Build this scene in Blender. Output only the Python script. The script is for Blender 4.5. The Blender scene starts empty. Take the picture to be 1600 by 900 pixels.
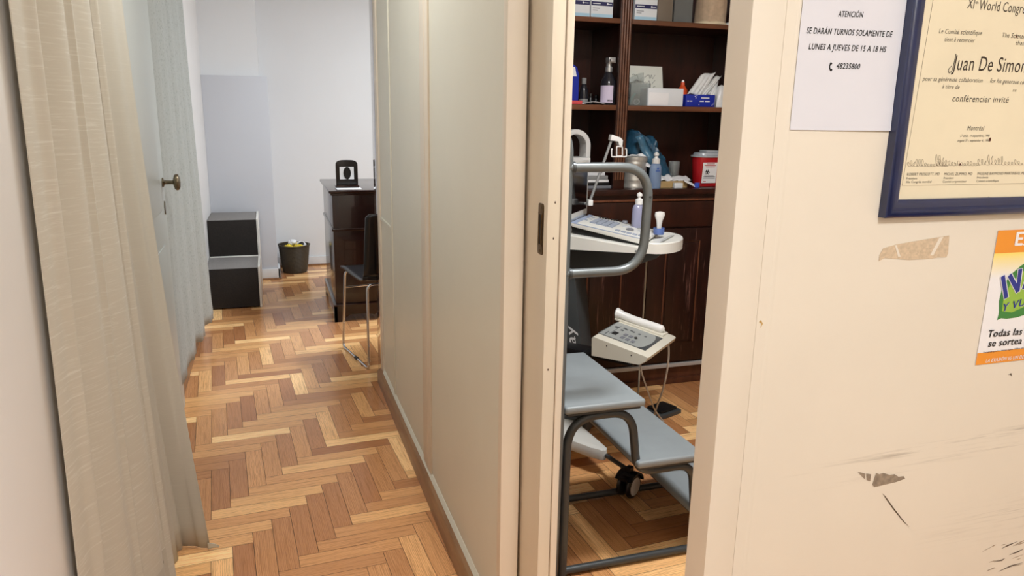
import bpy, bmesh, math, random
from mathutils import Vector, Matrix
random.seed(11)
SC = bpy.context.scene
C = SC.collection
PI = math.pi

# ------------------------------------------------------------------ camera
RM = ((0.9514, -0.0554, 0.3028), (-0.3074, -0.2250, 0.9246), (0.0169, -0.9728, -0.2311))
EYE = Vector((0.0, 0.0, 1.45)); FPX = 1164.0
cam = bpy.data.cameras.new('camera'); cam.sensor_width = 36.0; cam.lens = FPX * 36.0 / 1600.0
cam.clip_start = 0.02
camo = bpy.data.objects.new('camera', cam); C.objects.link(camo)
rx = Vector((RM[0][0], RM[1][0], RM[2][0])).normalized()
bz = -Vector((RM[0][2], RM[1][2], RM[2][2])).normalized()
uy = bz.cross(rx).normalized()
camo.matrix_world = Matrix(((rx.x, uy.x, bz.x, EYE.x), (rx.y, uy.y, bz.y, EYE.y), (rx.z, uy.z, bz.z, EYE.z), (0, 0, 0, 1)))
SC.camera = camo

# ------------------------------------------------------------------ world, lamps, exposure
SC.view_settings.view_transform = 'Standard'; SC.view_settings.look = 'None'
SC.view_settings.gamma = 1.0; SC.view_settings.use_curve_mapping = False
SC.view_settings.exposure = 0.0
wd = bpy.data.worlds.new('world'); SC.world = wd; wd.use_nodes = True
wd.node_tree.nodes['Background'].inputs[0].default_value = (0.9, 0.95, 1, 1)
wd.node_tree.nodes['Background'].inputs[1].default_value = 0.05
def lamp(name, loc, size, power, col, sy=None, aim=None):
    l = bpy.data.lights.new(name, 'AREA'); l.shape = 'RECTANGLE'; l.size = size; l.size_y = sy or size
    l.energy = power; l.color = col
    o = bpy.data.objects.new(name, l); C.objects.link(o); o.location = loc
    if aim: o.rotation_euler = (Vector(aim) - Vector(loc)).to_track_quat('-Z', 'Y').to_euler()
    return o
lamp('foyer_ceiling_lamp', (0.75, -0.75, 2.66), 0.5, 51, (0.96, 0.985, 1.0))
lamp('waiting_room_ceiling_lamp', (1.75, 4.9, 2.66), 0.6, 76, (0.87, 0.95, 1.0), 1.2)
lamp('corridor_ceiling_lamp', (0.12, 2.5, 2.68), 0.25, 17, (0.95, 0.98, 1.0))
lamp('clinic_ceiling_lamp', (1.2, 1.62, 2.66), 0.35, 45, (0.97, 0.985, 1.0))

# ------------------------------------------------------------------ helpers
def seen(px, py, Y):
    """point of the place on the upright plane at depth Y, from a measured sight line"""
    c = ((px - 800.0) / FPX, (py - 450.0) / FPX, 1.0)
    d = Vector([sum(RM[i][k] * c[k] for k in range(3)) for i in range(3)])
    return EYE + d * (Y / d.y)
def lin(c):
    r = []
    for v in c[:3]:
        v = v / 255.0
        r.append(v / 12.92 if v <= 0.04045 else ((v + 0.055) / 1.055) ** 2.4)
    return (r[0], r[1], r[2], 1.0)
class NT:
    def __init__(s, name):
        s.m = bpy.data.materials.new(name); s.m.use_nodes = True
        s.t = s.m.node_tree; s.b = s.t.nodes['Principled BSDF']
    def n(s, typ, **kw):
        x = s.t.nodes.new(typ)
        for k, v in kw.items():
            if k in x.inputs: x.inputs[k].default_value = v
            else: setattr(x, k, v)
        return x
    def l(s, a, b): s.t.links.new(a, b)
    def coord(s, scale=(1, 1, 1), src='Object', rot=(0, 0, 0)):
        tc = s.n('ShaderNodeTexCoord'); mp = s.n('ShaderNodeMapping')
        mp.inputs['Scale'].default_value = scale; mp.inputs['Rotation'].default_value = rot
        s.l(tc.outputs[src], mp.inputs['Vector']); return mp.outputs['Vector']
    def noise(s, scale, vec=None, detail=3.0, rough=0.55):
        x = s.n('ShaderNodeTexNoise'); x.inputs['Scale'].default_value = scale; x.inputs['Detail'].default_value = detail
        x.inputs['Roughness'].default_value = rough
        if vec is not None: s.l(vec, x.inputs['Vector'])
        return x.outputs['Fac']
    def ramp(s, fac, stops):
        r = s.n('ShaderNodeValToRGB'); e = r.color_ramp.elements
        while len(e) < len(stops): e.new(0.5)
        for i, (p, c) in enumerate(stops):
            e[i].position = p; e[i].color = c if len(c) == 4 else (*c, 1)
        s.l(fac, r.inputs['Fac']); return r.outputs['Color']
    def mix(s, fac, a, b, mode='MIX'):
        m = s.n('ShaderNodeMix', data_type='RGBA', blend_type=mode)
        for sock, v in ((m.inputs['Factor'], fac), (m.inputs[6], a), (m.inputs[7], b)):
            if hasattr(v, 'is_linked') or hasattr(v, 'links'): s.l(v, sock)
            else: sock.default_value = v
        return m.outputs[2]
    def math(s, op, a, b=0.0):
        m = s.n('ShaderNodeMath', operation=op)
        for sock, v in ((m.inputs[0], a), (m.inputs[1], b)):
            if hasattr(v, 'links'): s.l(v, sock)
            else: sock.default_value = v
        return m.outputs[0]
    def bump(s, h, strength=0.2, dist=0.002):
        b = s.n('ShaderNodeBump'); b.inputs['Strength'].default_value = strength; b.inputs['Distance'].default_value = dist
        s.l(h, b.inputs['Height']); s.l(b.outputs['Normal'], s.b.inputs['Normal'])
    def col(s, c): s.l(c, s.b.inputs['Base Color'])
MATS = {}
def mat(name, col, rough=0.5, metal=0.0, var=0.06, vscale=6.0, bump=0.0, bscale=200.0, coat=0.0, trans=0.0, spec=0.5, stretch=(1, 1, 1), alpha=1.0):
    if name in MATS: return MATS[name]
    t = NT(name); b = t.b
    b.inputs['Roughness'].default_value = rough; b.inputs['Metallic'].default_value = metal
    b.inputs['Coat Weight'].default_value = coat; b.inputs['Coat Roughness'].default_value = 0.06
    b.inputs['Transmission Weight'].default_value = trans; b.inputs['Specular IOR Level'].default_value = spec
    b.inputs['Alpha'].default_value = alpha
    L = lin(col); v = t.coord(stretch)
    f = t.noise(vscale, v)
    lo = tuple(x * (1 - var) for x in L[:3]); hi = tuple(min(1, x * (1 + var)) for x in L[:3])
    t.col(t.ramp(f, [(0.3, lo), (0.7, hi)]))
    if bump: t.bump(t.noise(bscale, v), bump)
    MATS[name] = t.m; return t.m

class MB:
    def __init__(s): s.bm = bmesh.new(); s.uv = None
    def _mark(s, faces, mi, smooth):
        for f in faces: f.material_index = mi; f.smooth = smooth
    def box(s, a, b, bev=0.0, mi=0, M=None, seg=2):
        a = Vector(a); b = Vector(b); t = bmesh.new()
        bmesh.ops.create_cube(t, size=1.0)
        for v in t.verts:
            v.co = Vector(((a.x + b.x) / 2 + v.co.x * abs(b.x - a.x), (a.y + b.y) / 2 + v.co.y * abs(b.y - a.y), (a.z + b.z) / 2 + v.co.z * abs(b.z - a.z)))
        if bev: bmesh.ops.bevel(t, geom=t.edges[:], offset=bev, segments=seg, profile=0.6, affect='EDGES')
        s.join(t, mi, bool(bev), M); return s
    def join(s, t, mi=0, smooth=False, M=None):
        if M is not None: t.transform(M)
        mp = {v: s.bm.verts.new(v.co) for v in t.verts}
        for f in t.faces:
            try:
                g = s.bm.faces.new([mp[v] for v in f.verts]); g.material_index = mi; g.smooth = smooth
            except ValueError: pass
        t.free()
    def prism(s, pts, vec, mi=0, smooth=False, bev=0.0, M=None):
        t = bmesh.new(); vec = Vector(vec)
        lo = [t.verts.new(Vector(p)) for p in pts]; hi = [t.verts.new(Vector(p) + vec) for p in pts]
        t.faces.new(lo); t.faces.new(hi[::-1]); n = len(pts)
        for i in range(n): t.faces.new((lo[i], hi[i], hi[(i + 1) % n], lo[(i + 1) % n]))
        bmesh.ops.recalc_face_normals(t, faces=t.faces[:])
        if bev: bmesh.ops.bevel(t, geom=t.edges[:], offset=bev, segments=2, profile=0.6, affect='EDGES')
        s.join(t, mi, smooth or bool(bev), M); return s
    def loft(s, rings, mi=0, smooth=True, caps=True, closed=False):
        t = bmesh.new(); R = [[t.verts.new(Vector(p)) for p in r] for r in rings]; n = len(rings[0])
        m = len(R)
        for i in range(m if closed else m - 1):
            A = R[i]; B = R[(i + 1) % m]
            for k in range(n): t.faces.new((A[k], A[(k + 1) % n], B[(k + 1) % n], B[k]))
        if caps and not closed: t.faces.new(R[0][::-1]); t.faces.new(R[-1])
        bmesh.ops.recalc_face_normals(t, faces=t.faces[:])
        s.join(t, mi, smooth); return s
    def tube(s, path, r, seg=10, mi=0, caps=True, closed=False):
        P = [Vector(p) for p in path]; n = len(P); rings = []; up = None
        for i, p in enumerate(P):
            if closed: d = (P[(i + 1) % n] - P[i - 1]).normalized()
            else: d = (P[min(i + 1, n - 1)] - P[max(i - 1, 0)]).normalized()
            if up is None:
                up = Vector((0, 0, 1)) if abs(d.z) < 0.9 else Vector((1, 0, 0))
            a = (up - d * up.dot(d)).normalized(); b = d.cross(a); up = a
            rr = r[i] if isinstance(r, (list, tuple)) else r
            rings.append([p + a * (rr * math.cos(2 * PI * k / seg)) + b * (rr * math.sin(2 * PI * k / seg)) for k in range(seg)])
        return s.loft(rings, mi, True, caps, closed)
    def lathe(s, prof, c=(0, 0, 0), seg=24, mi=0, M=None, sx=1.0, sy=1.0, caps=True):
        c = Vector(c)
        rings = [[Vector((r * sx * math.cos(2 * PI * k / seg), r * sy * math.sin(2 * PI * k / seg), z)) for k in range(seg)] for r, z in prof]
        if M is not None: rings = [[M @ p for p in r] for r in rings]
        return s.loft([[p + c for p in r] for r in rings], mi, True, caps)
    def quad(s, pts, mi=0, smooth=False):
        f = s.bm.faces.new([s.bm.verts.new(Vector(p)) for p in pts]); f.material_index = mi; f.smooth = smooth; return s
    def grid(s, fn, nu, nv, mi=0, smooth=True, uvfn=None):
        V = [[s.bm.verts.new(Vector(fn(i / nu, j / nv))) for j in range(nv + 1)] for i in range(nu + 1)]
        uv = s.bm.loops.layers.uv.verify() if uvfn else None
        for i in range(nu):
            for j in range(nv):
                f = s.bm.faces.new((V[i][j], V[i + 1][j], V[i + 1][j + 1], V[i][j + 1])); f.material_index = mi; f.smooth = smooth
                if uv:
                    for lp, (a, b) in zip(f.loops, ((i, j), (i + 1, j), (i + 1, j + 1), (i, j + 1))): lp[uv].uv = uvfn(a / nu, b / nv)
        return s
    def build(s, name, mats, parent=None, solid=0.0, sharp=38):
        me = bpy.data.meshes.new(name); s.bm.to_mesh(me); s.bm.free()
        for m in (mats if isinstance(mats, (list, tuple)) else [mats]): me.materials.append(m)
        try: me.set_sharp_from_angle(angle=math.radians(sharp))
        except Exception: pass
        o = bpy.data.objects.new(name, me); C.objects.link(o)
        if solid:
            md = o.modifiers.new('solid', 'SOLIDIFY'); md.thickness = solid; md.offset = 0
        if parent is not None:
            o.parent = parent
            o.matrix_parent_inverse = Matrix.Translation(-parent.location)
        return o
def thing(name, label, cat, loc, group=None):
    o = bpy.data.objects.new(name, None); C.objects.link(o); o.location = loc; o.empty_display_size = 0.05
    o['label'] = label; o['category'] = cat
    if group: o['group'] = group
    return o
def tag(o, label, cat, group=None):
    o['label'] = label; o['category'] = cat
    if group: o['group'] = group
    return o
def struct(o, label=None):
    o['kind'] = 'structure'
    if label: o['label'] = label
    return o
def fillet(pts, r, n=6):
    P = [Vector(p) for p in pts]; out = [P[0]]
    for i in range(1, len(P) - 1):
        a = (P[i - 1] - P[i]); b = (P[i + 1] - P[i]); rr = r[i] if isinstance(r, dict) and i in r else (r if not isinstance(r, dict) else 0.02)
        d = min(rr, a.length * 0.49, b.length * 0.49)
        p0 = P[i] + a.normalized() * d; p1 = P[i] + b.normalized() * d
        for k in range(n + 1):
            t = k / n; out.append(p0 * (1 - t) ** 2 + P[i] * 2 * t * (1 - t) + p1 * t ** 2)
    out.append(P[-1]); return out
def smooth_path(pts, n=8):
    P = [Vector(p) for p in pts]; out = []
    for i in range(len(P) - 1):
        p0 = P[max(i - 1, 0)]; p1 = P[i]; p2 = P[i + 1]; p3 = P[min(i + 2, len(P) - 1)]
        for k in range(n):
            t = k / n
            out.append(0.5 * ((2 * p1) + (p2 - p0) * t + (2 * p0 - 5 * p1 + 4 * p2 - p3) * t * t + (3 * p1 - p0 - 3 * p2 + p3) * t ** 3))
    out.append(P[-1]); return out
_tc = {}
def glyphs(s, shear=0.0, bold=0.0, space=1.08):
    k = (s, shear, bold)
    if k in _tc: return _tc[k]
    cu = bpy.data.curves.new('t', 'FONT'); cu.body = s; cu.shear = shear; cu.offset = bold; cu.resolution_u = 3; cu.space_character = space
    o = bpy.data.objects.new('t', cu); C.objects.link(o)
    dg = bpy.context.evaluated_depsgraph_get(); me = bpy.data.meshes.new_from_object(o.evaluated_get(dg))
    V = [v.co.copy() for v in me.vertices]; F = [tuple(p.vertices) for p in me.polygons]
    bpy.data.objects.remove(o); bpy.data.curves.remove(cu); bpy.data.meshes.remove(me)
    _tc[k] = (V, F); return _tc[k]
def write(mb, s, org, ex, ey, width, cap, shear=0.0, bold=0.0, mi=0, nrm=(0, -1, 0)):
    """letters from org along ex, fitted to a width, capital height cap along ey; bold text is layered side by side"""
    V, F = glyphs(s, shear)
    if not V: return
    x0 = min(v.x for v in V); x1 = max(v.x for v in V)
    sx = width / (x1 - x0); sy = cap / 0.70
    org = Vector(org); ex = Vector(ex).normalized(); ey = Vector(ey).normalized(); nr = Vector(nrm)
    lay = [(0, 0, 0)] if bold < 0.008 else [(-bold, 0, 0), (bold, 0, 1), (0, bold * .6, 2), (0, -bold * .6, 3)]
    for dx, dy, k in lay:
        vs = [mb.bm.verts.new(org + ex * ((v.x - x0 + dx) * sx) + ey * ((v.y + dy) * sy) + nr * (0.00004 * k)) for v in V]
        for f in F:
            try: g = mb.bm.faces.new([vs[i] for i in f]); g.material_index = mi
            except ValueError: pass

# ------------------------------------------------------------------ setting materials
def floor_material():
    t = NT('parquet'); t.b.inputs['Roughness'].default_value = 0.2; t.b.inputs['Specular IOR Level'].default_value = 0.5
    at = t.n('ShaderNodeAttribute', attribute_name='tone'); sep = t.n('ShaderNodeSeparateColor'); t.l(at.outputs['Color'], sep.inputs['Color'])
    v = t.coord((2.2, 42, 1), 'UV'); g = t.noise(3.0, v, 5.0, 0.6)
    v2 = t.coord((5, 26, 1), 'UV'); w = t.n('ShaderNodeTexWave', wave_type='BANDS', bands_direction='Y'); w.inputs['Scale'].default_value = 2.2
    w.inputs['Distortion'].default_value = 7; w.inputs['Detail'].default_value = 2; w.inputs['Detail Scale'].default_value = 1.2; t.l(v2, w.inputs['Vector'])
    base = t.ramp(sep.outputs[0], [(0.0, lin((150, 102, 66))), (0.3, lin((190, 142, 94))), (0.6, lin((212, 168, 114))), (1.0, lin((236, 198, 142)))])
    c = t.mix(t.math('MULTIPLY', g, 0.4), base, lin((206, 160, 104)), 'MULTIPLY')
    gk = t.n('ShaderNodeMapRange'); gk.inputs['From Min'].default_value = 0.5; gk.inputs['From Max'].default_value = 0.72; t.l(g, gk.inputs['Value'])
    c = t.mix(t.math('MULTIPLY', gk.outputs[0], 0.5), c, lin((112, 74, 42)))
    c = t.mix(t.math('MULTIPLY', t.math('POWER', w.outputs['Fac'], 3.0), 0.42), c, lin((112, 70, 40)))
    c = t.mix(1.0, c, (1.74, 1.78, 1.86, 1), 'MULTIPLY')
    t.col(c)
    r = t.math('ADD', t.math('MULTIPLY', t.noise(2.5, t.coord((1, 1, 1)), 3), 0.16), 0.13); t.l(r, t.b.inputs['Roughness'])
    t.bump(t.math('ADD', g, t.math('MULTIPLY', t.noise(9, t.coord((1, 1, 1))), 0.6)), 0.06, 0.001); return t.m
M_FLOOR = floor_material()
M_GAP = mat('floor_gap', (52, 32, 18), 0.7)
def paint(name, col, var=0.03, dirt=None, rough=0.55):
    t = NT(name); t.b.inputs['Roughness'].default_value = rough
    L = lin(col); f = t.noise(1.7, t.coord(), 5, 0.6)
    c = t.ramp(f, [(0.3, tuple(x * (1 - var) for x in L[:3])), (0.7, tuple(min(1, x * (1 + var)) for x in L[:3]))])
    if dirt:
        sx = t.n('ShaderNodeSeparateXYZ'); tc = t.n('ShaderNodeTexCoord'); t.l(tc.outputs['Object'], sx.inputs[0])
        for z0, slope, wid, x0, amt in dirt:
            zz = t.math('SUBTRACT', sx.outputs['Z'], t.math('ADD', t.math('MULTIPLY', t.math('SUBTRACT', sx.outputs['X'], x0), slope), z0))
            band = t.math('POWER', 2.718, t.math('MULTIPLY', t.math('MULTIPLY', zz, zz), -1.0 / (wid * wid)))
            st = t.noise(1.0, t.coord((5, 1, 150)), 6, 0.7)
            k = t.n('ShaderNodeMapRange'); k.inputs['From Min'].default_value = 0.5; k.inputs['From Max'].default_value = 0.68; t.l(st, k.inputs['Value'])
            ends = t.n('ShaderNodeMapRange'); ends.inputs['From Min'].default_value = x0; ends.inputs['From Max'].default_value = x0 + 0.35; t.l(sx.outputs['X'], ends.inputs['Value'])
            fac = t.math('MULTIPLY', t.math('MULTIPLY', t.math('MULTIPLY', k.outputs[0], band), ends.outputs[0]), amt)
            c = t.mix(fac, c, lin((120, 104, 88)))
    t.col(c); t.bump(t.noise(60, t.coord(), 4), 0.08, 0.002); return t.m
M_CREAM = paint('cream_wall_paint', (230, 220, 204), dirt=[(0.79, 0.035, 0.009, 0.86, 0.6), (0.75, 0.06, 0.012, 0.9, 0.25), (0.60, 0.03, 0.04, 1.2, 0.35)])
M_CREAMW = paint('cream_woodwork_paint', (226, 214, 196), 0.035, rough=0.42)
M_LEAF = paint('cream_door_paint', (222, 210, 190), 0.03, rough=0.4)
M_PANEL = paint('grey_white_panel_paint', (220, 216, 200), 0.03, rough=0.4)
M_WHITE = paint('white_wall_paint', (228, 229, 231), 0.015)
M_WHITEL = paint('warm_white_wall_paint', (226, 223, 221), 0.02)
M_CEIL = paint('ceiling_paint', (232, 230, 226), 0.01)
M_SKIRT = mat('white_skirting', (225, 226, 228), 0.35)
def wood(name, dark, light, rough=0.25, stretch=(6, 6, 0.7), coat=0.0, wear=0.0, spec=0.5, scale=4.0):
    t = NT(name); t.b.inputs['Roughness'].default_value = rough; t.b.inputs['Coat Weight'].default_value = coat; t.b.inputs['Coat Roughness'].default_value = 0.05
    t.b.inputs['Specular IOR Level'].default_value = spec
    f = t.noise(scale, t.coord(stretch), 6, 0.65)
    c = t.ramp(f, [(0.3, lin(dark)), (0.72, lin(light))])
    if wear:
        k = t.noise(1.0, t.coord((95, 95, 3.2)), 5, 0.75)
        m = t.n('ShaderNodeMapRange'); m.inputs['From Min'].default_value = 0.575; m.inputs['From Max'].default_value = 0.68; t.l(k, m.inputs['Value'])
        z = t.noise(2.2, t.coord((3, 3, 1)), 2); zz = t.n('ShaderNodeMapRange'); zz.inputs['From Min'].default_value = 0.40; zz.inputs['From Max'].default_value = 0.62; t.l(z, zz.inputs['Value'])
        c = t.mix(t.math('MULTIPLY', t.math('MULTIPLY', m.outputs[0], zz.outputs[0]), wear), c, lin((150, 108, 98)))
    t.col(c); t.bump(f, 0.05, 0.001); return t.m
M_JAMB = wood('polished_jamb_wood', (48, 26, 16), (78, 44, 26), 0.12, coat=0.9)
M_BASEB = wood('brown_baseboard_wood', (122, 86, 58), (160, 120, 84), 0.35, (6, 0.8, 6))

# ------------------------------------------------------------------ floor: herringbone of 6.7 x 33.5 cm blocks
def make_floor():
    mb = MB(); bm = mb.bm; uv = bm.loops.layers.uv.verify(); ca = bm.loops.layers.color.new('tone')
    w = 0.0672; Lk = 5; ang = math.radians(3.4); ca_, sa_ = math.cos(ang), math.sin(ang); ox, oy = -0.268, 2.69; g = 0.0008 / w
    def toW(x, y): x *= w; y *= w; return Vector((ox + x * ca_ - y * sa_, oy + x * sa_ + y * ca_, 0))
    rnd = random.Random(5)
    for m in range(-11, 12):
        for k in range(-95, 110):
            bx, by = k + m * Lk, k - m * Lk
            for (x0, y0, x1, y1, horiz) in ((bx, by, bx + 1, by + Lk, False), (bx + 1, by, bx + 1 + Lk, by + 1, True)):
                c = toW((x0 + x1) / 2, (y0 + y1) / 2)
                if not (-0.85 < c.x < 2.85 and -0.3 < c.y < 7.5): continue
                f = bm.faces.new([bm.verts.new(toW(a, b)) for a, b in ((x0 + g, y0 + g), (x1 - g, y0 + g), (x1 - g, y1 - g), (x0 + g, y1 - g))])
                tone = min(1, max(0, rnd.gauss(0.64 if horiz else 0.5, 0.22))); du, dv = rnd.uniform(0, 50), rnd.uniform(0, 50)  # lengthwise blocks darker: grain-direction shading put into the tone
                Q = [(0, 0), (1, 0), (1, 1), (0, 1)]
                for lp, (a, b) in zip(f.loops, Q):
                    lp[ca] = (tone, tone, tone, 1)
                    lp[uv].uv = (du + a * 0.335, dv + b * w) if horiz else (du + b * 0.335, dv + a * w)
    mb.box((-1.0, -1.6, -0.06), (3.4, 7.6, -0.0012), mi=1)
    return struct(mb.build('floor', [M_FLOOR, M_GAP]))
make_floor()

# ------------------------------------------------------------------ walls
ZC = 2.72
def wall(name, boxes, m, bev=0.0):
    mb = MB()
    for a, b in boxes: mb.box(a, b, bev)
    return struct(mb.build(name, m))
struct(MB().box((-1, -1.6, ZC), (3.4, 7.6, ZC + 0.06)).build('ceiling', M_CEIL))
wall('wall_left', [((-0.56, -1.5, 0), (-0.47, 2.62, ZC)), ((-0.56, 2.62, 2.12), (-0.47, 5.1, ZC)), ((-0.56, 5.1, 0), (-0.47, 7.25, ZC))], M_WHITEL)
wall('wall_far', [((-0.47, 7.15, 0), (2.4, 7.25, ZC))], M_WHITE)
# pier with a ledge at 1.69 m
mb = MB(); mb.box((-0.47, 6.62, 0), (0.035, 7.15, 1.69), 0.004); mb.box((-0.47, 6.70, 1.69), (-0.028, 7.15, ZC), mi=1)
struct(mb.build('wall_pier', [paint('pale_grey_wall_paint', (204, 206, 213), 0.015), M_WHITE]))
wall('wall_far_right', [((2.3, 3.93, 0), (2.4, 7.15, ZC))], M_WHITE)
wall('wall_clinic_back', [((0.68, 3.84, 0), (2.6, 3.93, ZC))], paint('bounce_cutting_brown_back', (118, 102, 86), 0.04))  # unseen wall, tinted dark to cut bounced light in the clinic
M_DIMW = paint('bounce_cutting_brown', (118, 102, 86), 0.04)  # dark tone made up for unseen clinic sides, lowers the bounce
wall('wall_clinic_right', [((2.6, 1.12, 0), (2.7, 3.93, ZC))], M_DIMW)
wall('wall_foyer_right', [((2.6, -1.5, 0), (2.7, 1.06, ZC))], M_CREAM)
wall('wall_foyer_back', [((-0.47, -1.5, 0), (2.6, -1.4, ZC))], M_CREAM)
# wall with the notices; its end is the near jamb of the clinic doorway
mb = MB(); mb.box((0.738, 1.064, 0), (2.6, 1.12, ZC), 0.0)
gx = 0.797
mb.box((0.734, 1.058, 0), (gx, 1.122, ZC), 0.002)
mb.box((gx + 0.0012, 1.060, 0), (2.6, 1.064, ZC))
wr = struct(mb.build('wall_right', M_CREAM))
mb = MB()   # plaster ridge beside the casing
mb.loft([[(0.824 - 0.006, 1.0602, z), (0.824, 1.0588, z), (0.824 + 0.006, 1.0602, z), (0.824, 1.061, z)] for z in (0.02, 0.8, 1.4, ZC - 0.02)])
mb.build('plaster_ridge', M_CREAM, wr)
# header above the clinic doorway
wall('wall_doorway_header', [((0.60, 1.122, 2.2), (0.734, 1.545, ZC))], M_CREAM)
# partition
mb = MB()
mb.box((0.536, 1.70, 0.0), (0.578, 3.87, ZC))
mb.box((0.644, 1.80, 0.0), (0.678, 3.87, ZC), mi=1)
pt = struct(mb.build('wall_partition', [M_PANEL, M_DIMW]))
MB().box((0.53, 1.683, 0.0), (0.58, 1.715, ZC), 0.003).build('end_post', M_CREAMW, pt)
mb = MB(); mb.box((0.529, 2.575, 0.09), (0.537, 2.715, ZC), 0.002); mb.box((0.5275, 2.63, 0.09), (0.531, 2.655, ZC), 0.001)
mb.build('batten', M_CREAMW, pt)
MB().box((0.5305, 3.43, 0.09), (0.537, 3.455, ZC), 0.002).build('batten', M_PANEL, pt)
MB().box((0.5275, 3.80, 0.0), (0.58, 3.872, ZC), 0.003).build('end_post', M_CREAMW, pt)
mb = MB(); mb.box((0.5295, 3.46, 0.90), (0.537, 3.80, 0.915), 0.002); mb.build('rail', M_PANEL, pt)
MB().box((0.6195, 1.545, 0.0), (0.636, 1.66, ZC), 0.002).build('door_stop', M_CREAMW, pt)
mb = MB(); mb.prism([(0.505, 1.70, 0), (0.54, 1.70, 0), (0.54, 1.70, 0.075), (0.512, 1.70, 0.075), (0.505, 1.70, 0.066)], (0, 2.165, 0), mi=0)
struct(mb.build('baseboard_partition', M_BASEB))
mb = MB(); mb.prism([(0.525, 1.70, 0.0755), (0.54, 1.70, 0.0755), (0.54, 1.70, 0.090), (0.534, 1.70, 0.090)], (0, 2.10, 0))
struct(mb.build('trim_1', M_PANEL))
struct(MB().box((0.535, 3.874, 0), (0.60, 4.05, ZC), 0.003).build('trim_2', M_JAMB))
# pocket door leaf
mb = MB(); mb.box((0.588, 1.55, 0.008), (0.618, 2.6, 2.19), 0.0015)
dl = struct(mb.build('door_1', M_LEAF))
for hx, hz_ in ((.6055, 1.253), (.604, 1.172), (.600, .86)):
    MB().prism([(hx + .0016 * math.cos(k * PI / 4), 1.5502, hz_ + .003 * math.sin(k * PI / 4)) for k in range(8)], (0, -.0006, 0)).build('nail_hole', mat('nail_hole_dark', (70, 48, 30), .8), dl)
M_BRONZE = mat('dark_bronze', (86, 66, 40), 0.38, 0.85, var=0.25, vscale=60)
M_HOLE = mat('dark_recess', (24, 18, 12), 0.8)
mb = MB()
ring = lambda y0, y1, z0, z1, r, x: [Vector((x, p.y, p.z)) for p in fillet([(0, y0 + 1e-4, (z0 + z1) / 2), (0, y0, z0), (0, y1, z0), (0, y1, z1), (0, y0, z1), (0, y0, (z0 + z1) / 2 - 1e-4)], r, 4)]
mb.prism(ring(1.572, 1.606, 1.129, 1.247, 0.008, 0.5865), (0.002, 0, 0), bev=0.0004)
mb.tube([(0.586, 1.581, 1.153), (0.586, 1.581, 1.222)], 0.0022, 8); mb.tube([(0.586, 1.599, 1.153), (0.586, 1.599, 1.222)], 0.0016, 8)
mb.box((0.585, 1.578, 1.149), (0.5875, 1.602, 1.153)); mb.box((0.585, 1.578, 1.222), (0.5875, 1.602, 1.226))
for z in (1.137, 1.238): mb.lathe([(0.0, -0.0012), (0.0035, -0.0008), (0.004, 0)], (0.5865, 1.589, z), 12, M=Matrix.Rotation(PI / 2, 4, 'Y'))
fp = mb.build('flush_pull', M_BRONZE, dl)
MB().box((0.5860, 1.582, 1.153), (0.5866, 1.598, 1.222)).build('pull_recess', M_HOLE, fp)
# skirtings
mb = MB(); mb.box((0.035, 7.132, 0), (2.3, 7.15, 0.085), 0.003); struct(mb.build('baseboard_far', M_SKIRT))
mb = MB(); mb.box((-0.47, 6.60, 0.012), (0.053, 6.62, 0.092), 0.003); mb.box((0.035, 6.60, 0.012), (0.053, 7.13, 0.092), 0.003); struct(mb.build('baseboard_pier', M_SKIRT))
mb = MB(); mb.box((-0.47, 6.592, 0), (0.062, 6.62, 0.014), 0.003); mb.box((0.035, 6.60, 0), (0.062, 7.13, 0.014), 0.003); mb.box((0.06, 7.122, 0), (2.3, 7.14, 0.014), 0.003)
struct(mb.build('trim_3', M_BASEB))
# white door behind the beige curtain, with knob
M_DOORW = paint('white_door_paint', (192, 196, 192), 0.02, rough=0.35)
mb = MB(); mb.box((-0.50, 2.66, 0.01), (-0.452, 3.715, 2.10), 0.003)
for z0, z1 in ((0.2, 0.85), (1.0, 1.95)):
    mb.box((-0.4525, 2.80, z0), (-0.4485, 3.55, z1), 0.002)
d2 = struct(mb.build('door_2', M_DOORW))
mb = MB(); mb.box((-0.52, 3.7155, 0), (-0.456, 3.80, 2.12), 0.003); mb.box((-0.52, 2.62, 2.10), (-0.456, 3.80, 2.16), 0.003); struct(mb.build('trim_4', M_DOORW))
M_NICKEL = mat('aged_nickel', (120, 108, 88), 0.3, 0.95, var=0.2, vscale=40)
RY = Matrix.Rotation(PI / 2, 4, 'Y')
mb = MB(); mb.lathe([(0.0, 0.0), (0.021, 0.0), (0.021, 0.004), (0.015, 0.007), (0.0095, 0.009), (0.0085, 0.040), (0.012, 0.045)], (-0.4515, 3.66, 1.114), 20, M=RY)
mb.lathe([(0.0, 0.044), (0.012, 0.044), (0.026, 0.050), (0.030, 0.058), (0.028, 0.067), (0.018, 0.073), (0.0, 0.075)], (-0.4515, 3.66, 1.114), 24, M=RY, sx=1.25, sy=0.85)
mb.build('knob', M_NICKEL, d2)
mb = MB(); mb.prism([(-0.4515, 3.66 + 0.013 * math.cos(a * PI / 10), 1.0 + 0.03 * math.sin(a * PI / 10)) for a in range(20)], (0.004, 0, 0)); mb.build('keyhole_plate', M_NICKEL, d2)

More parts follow.
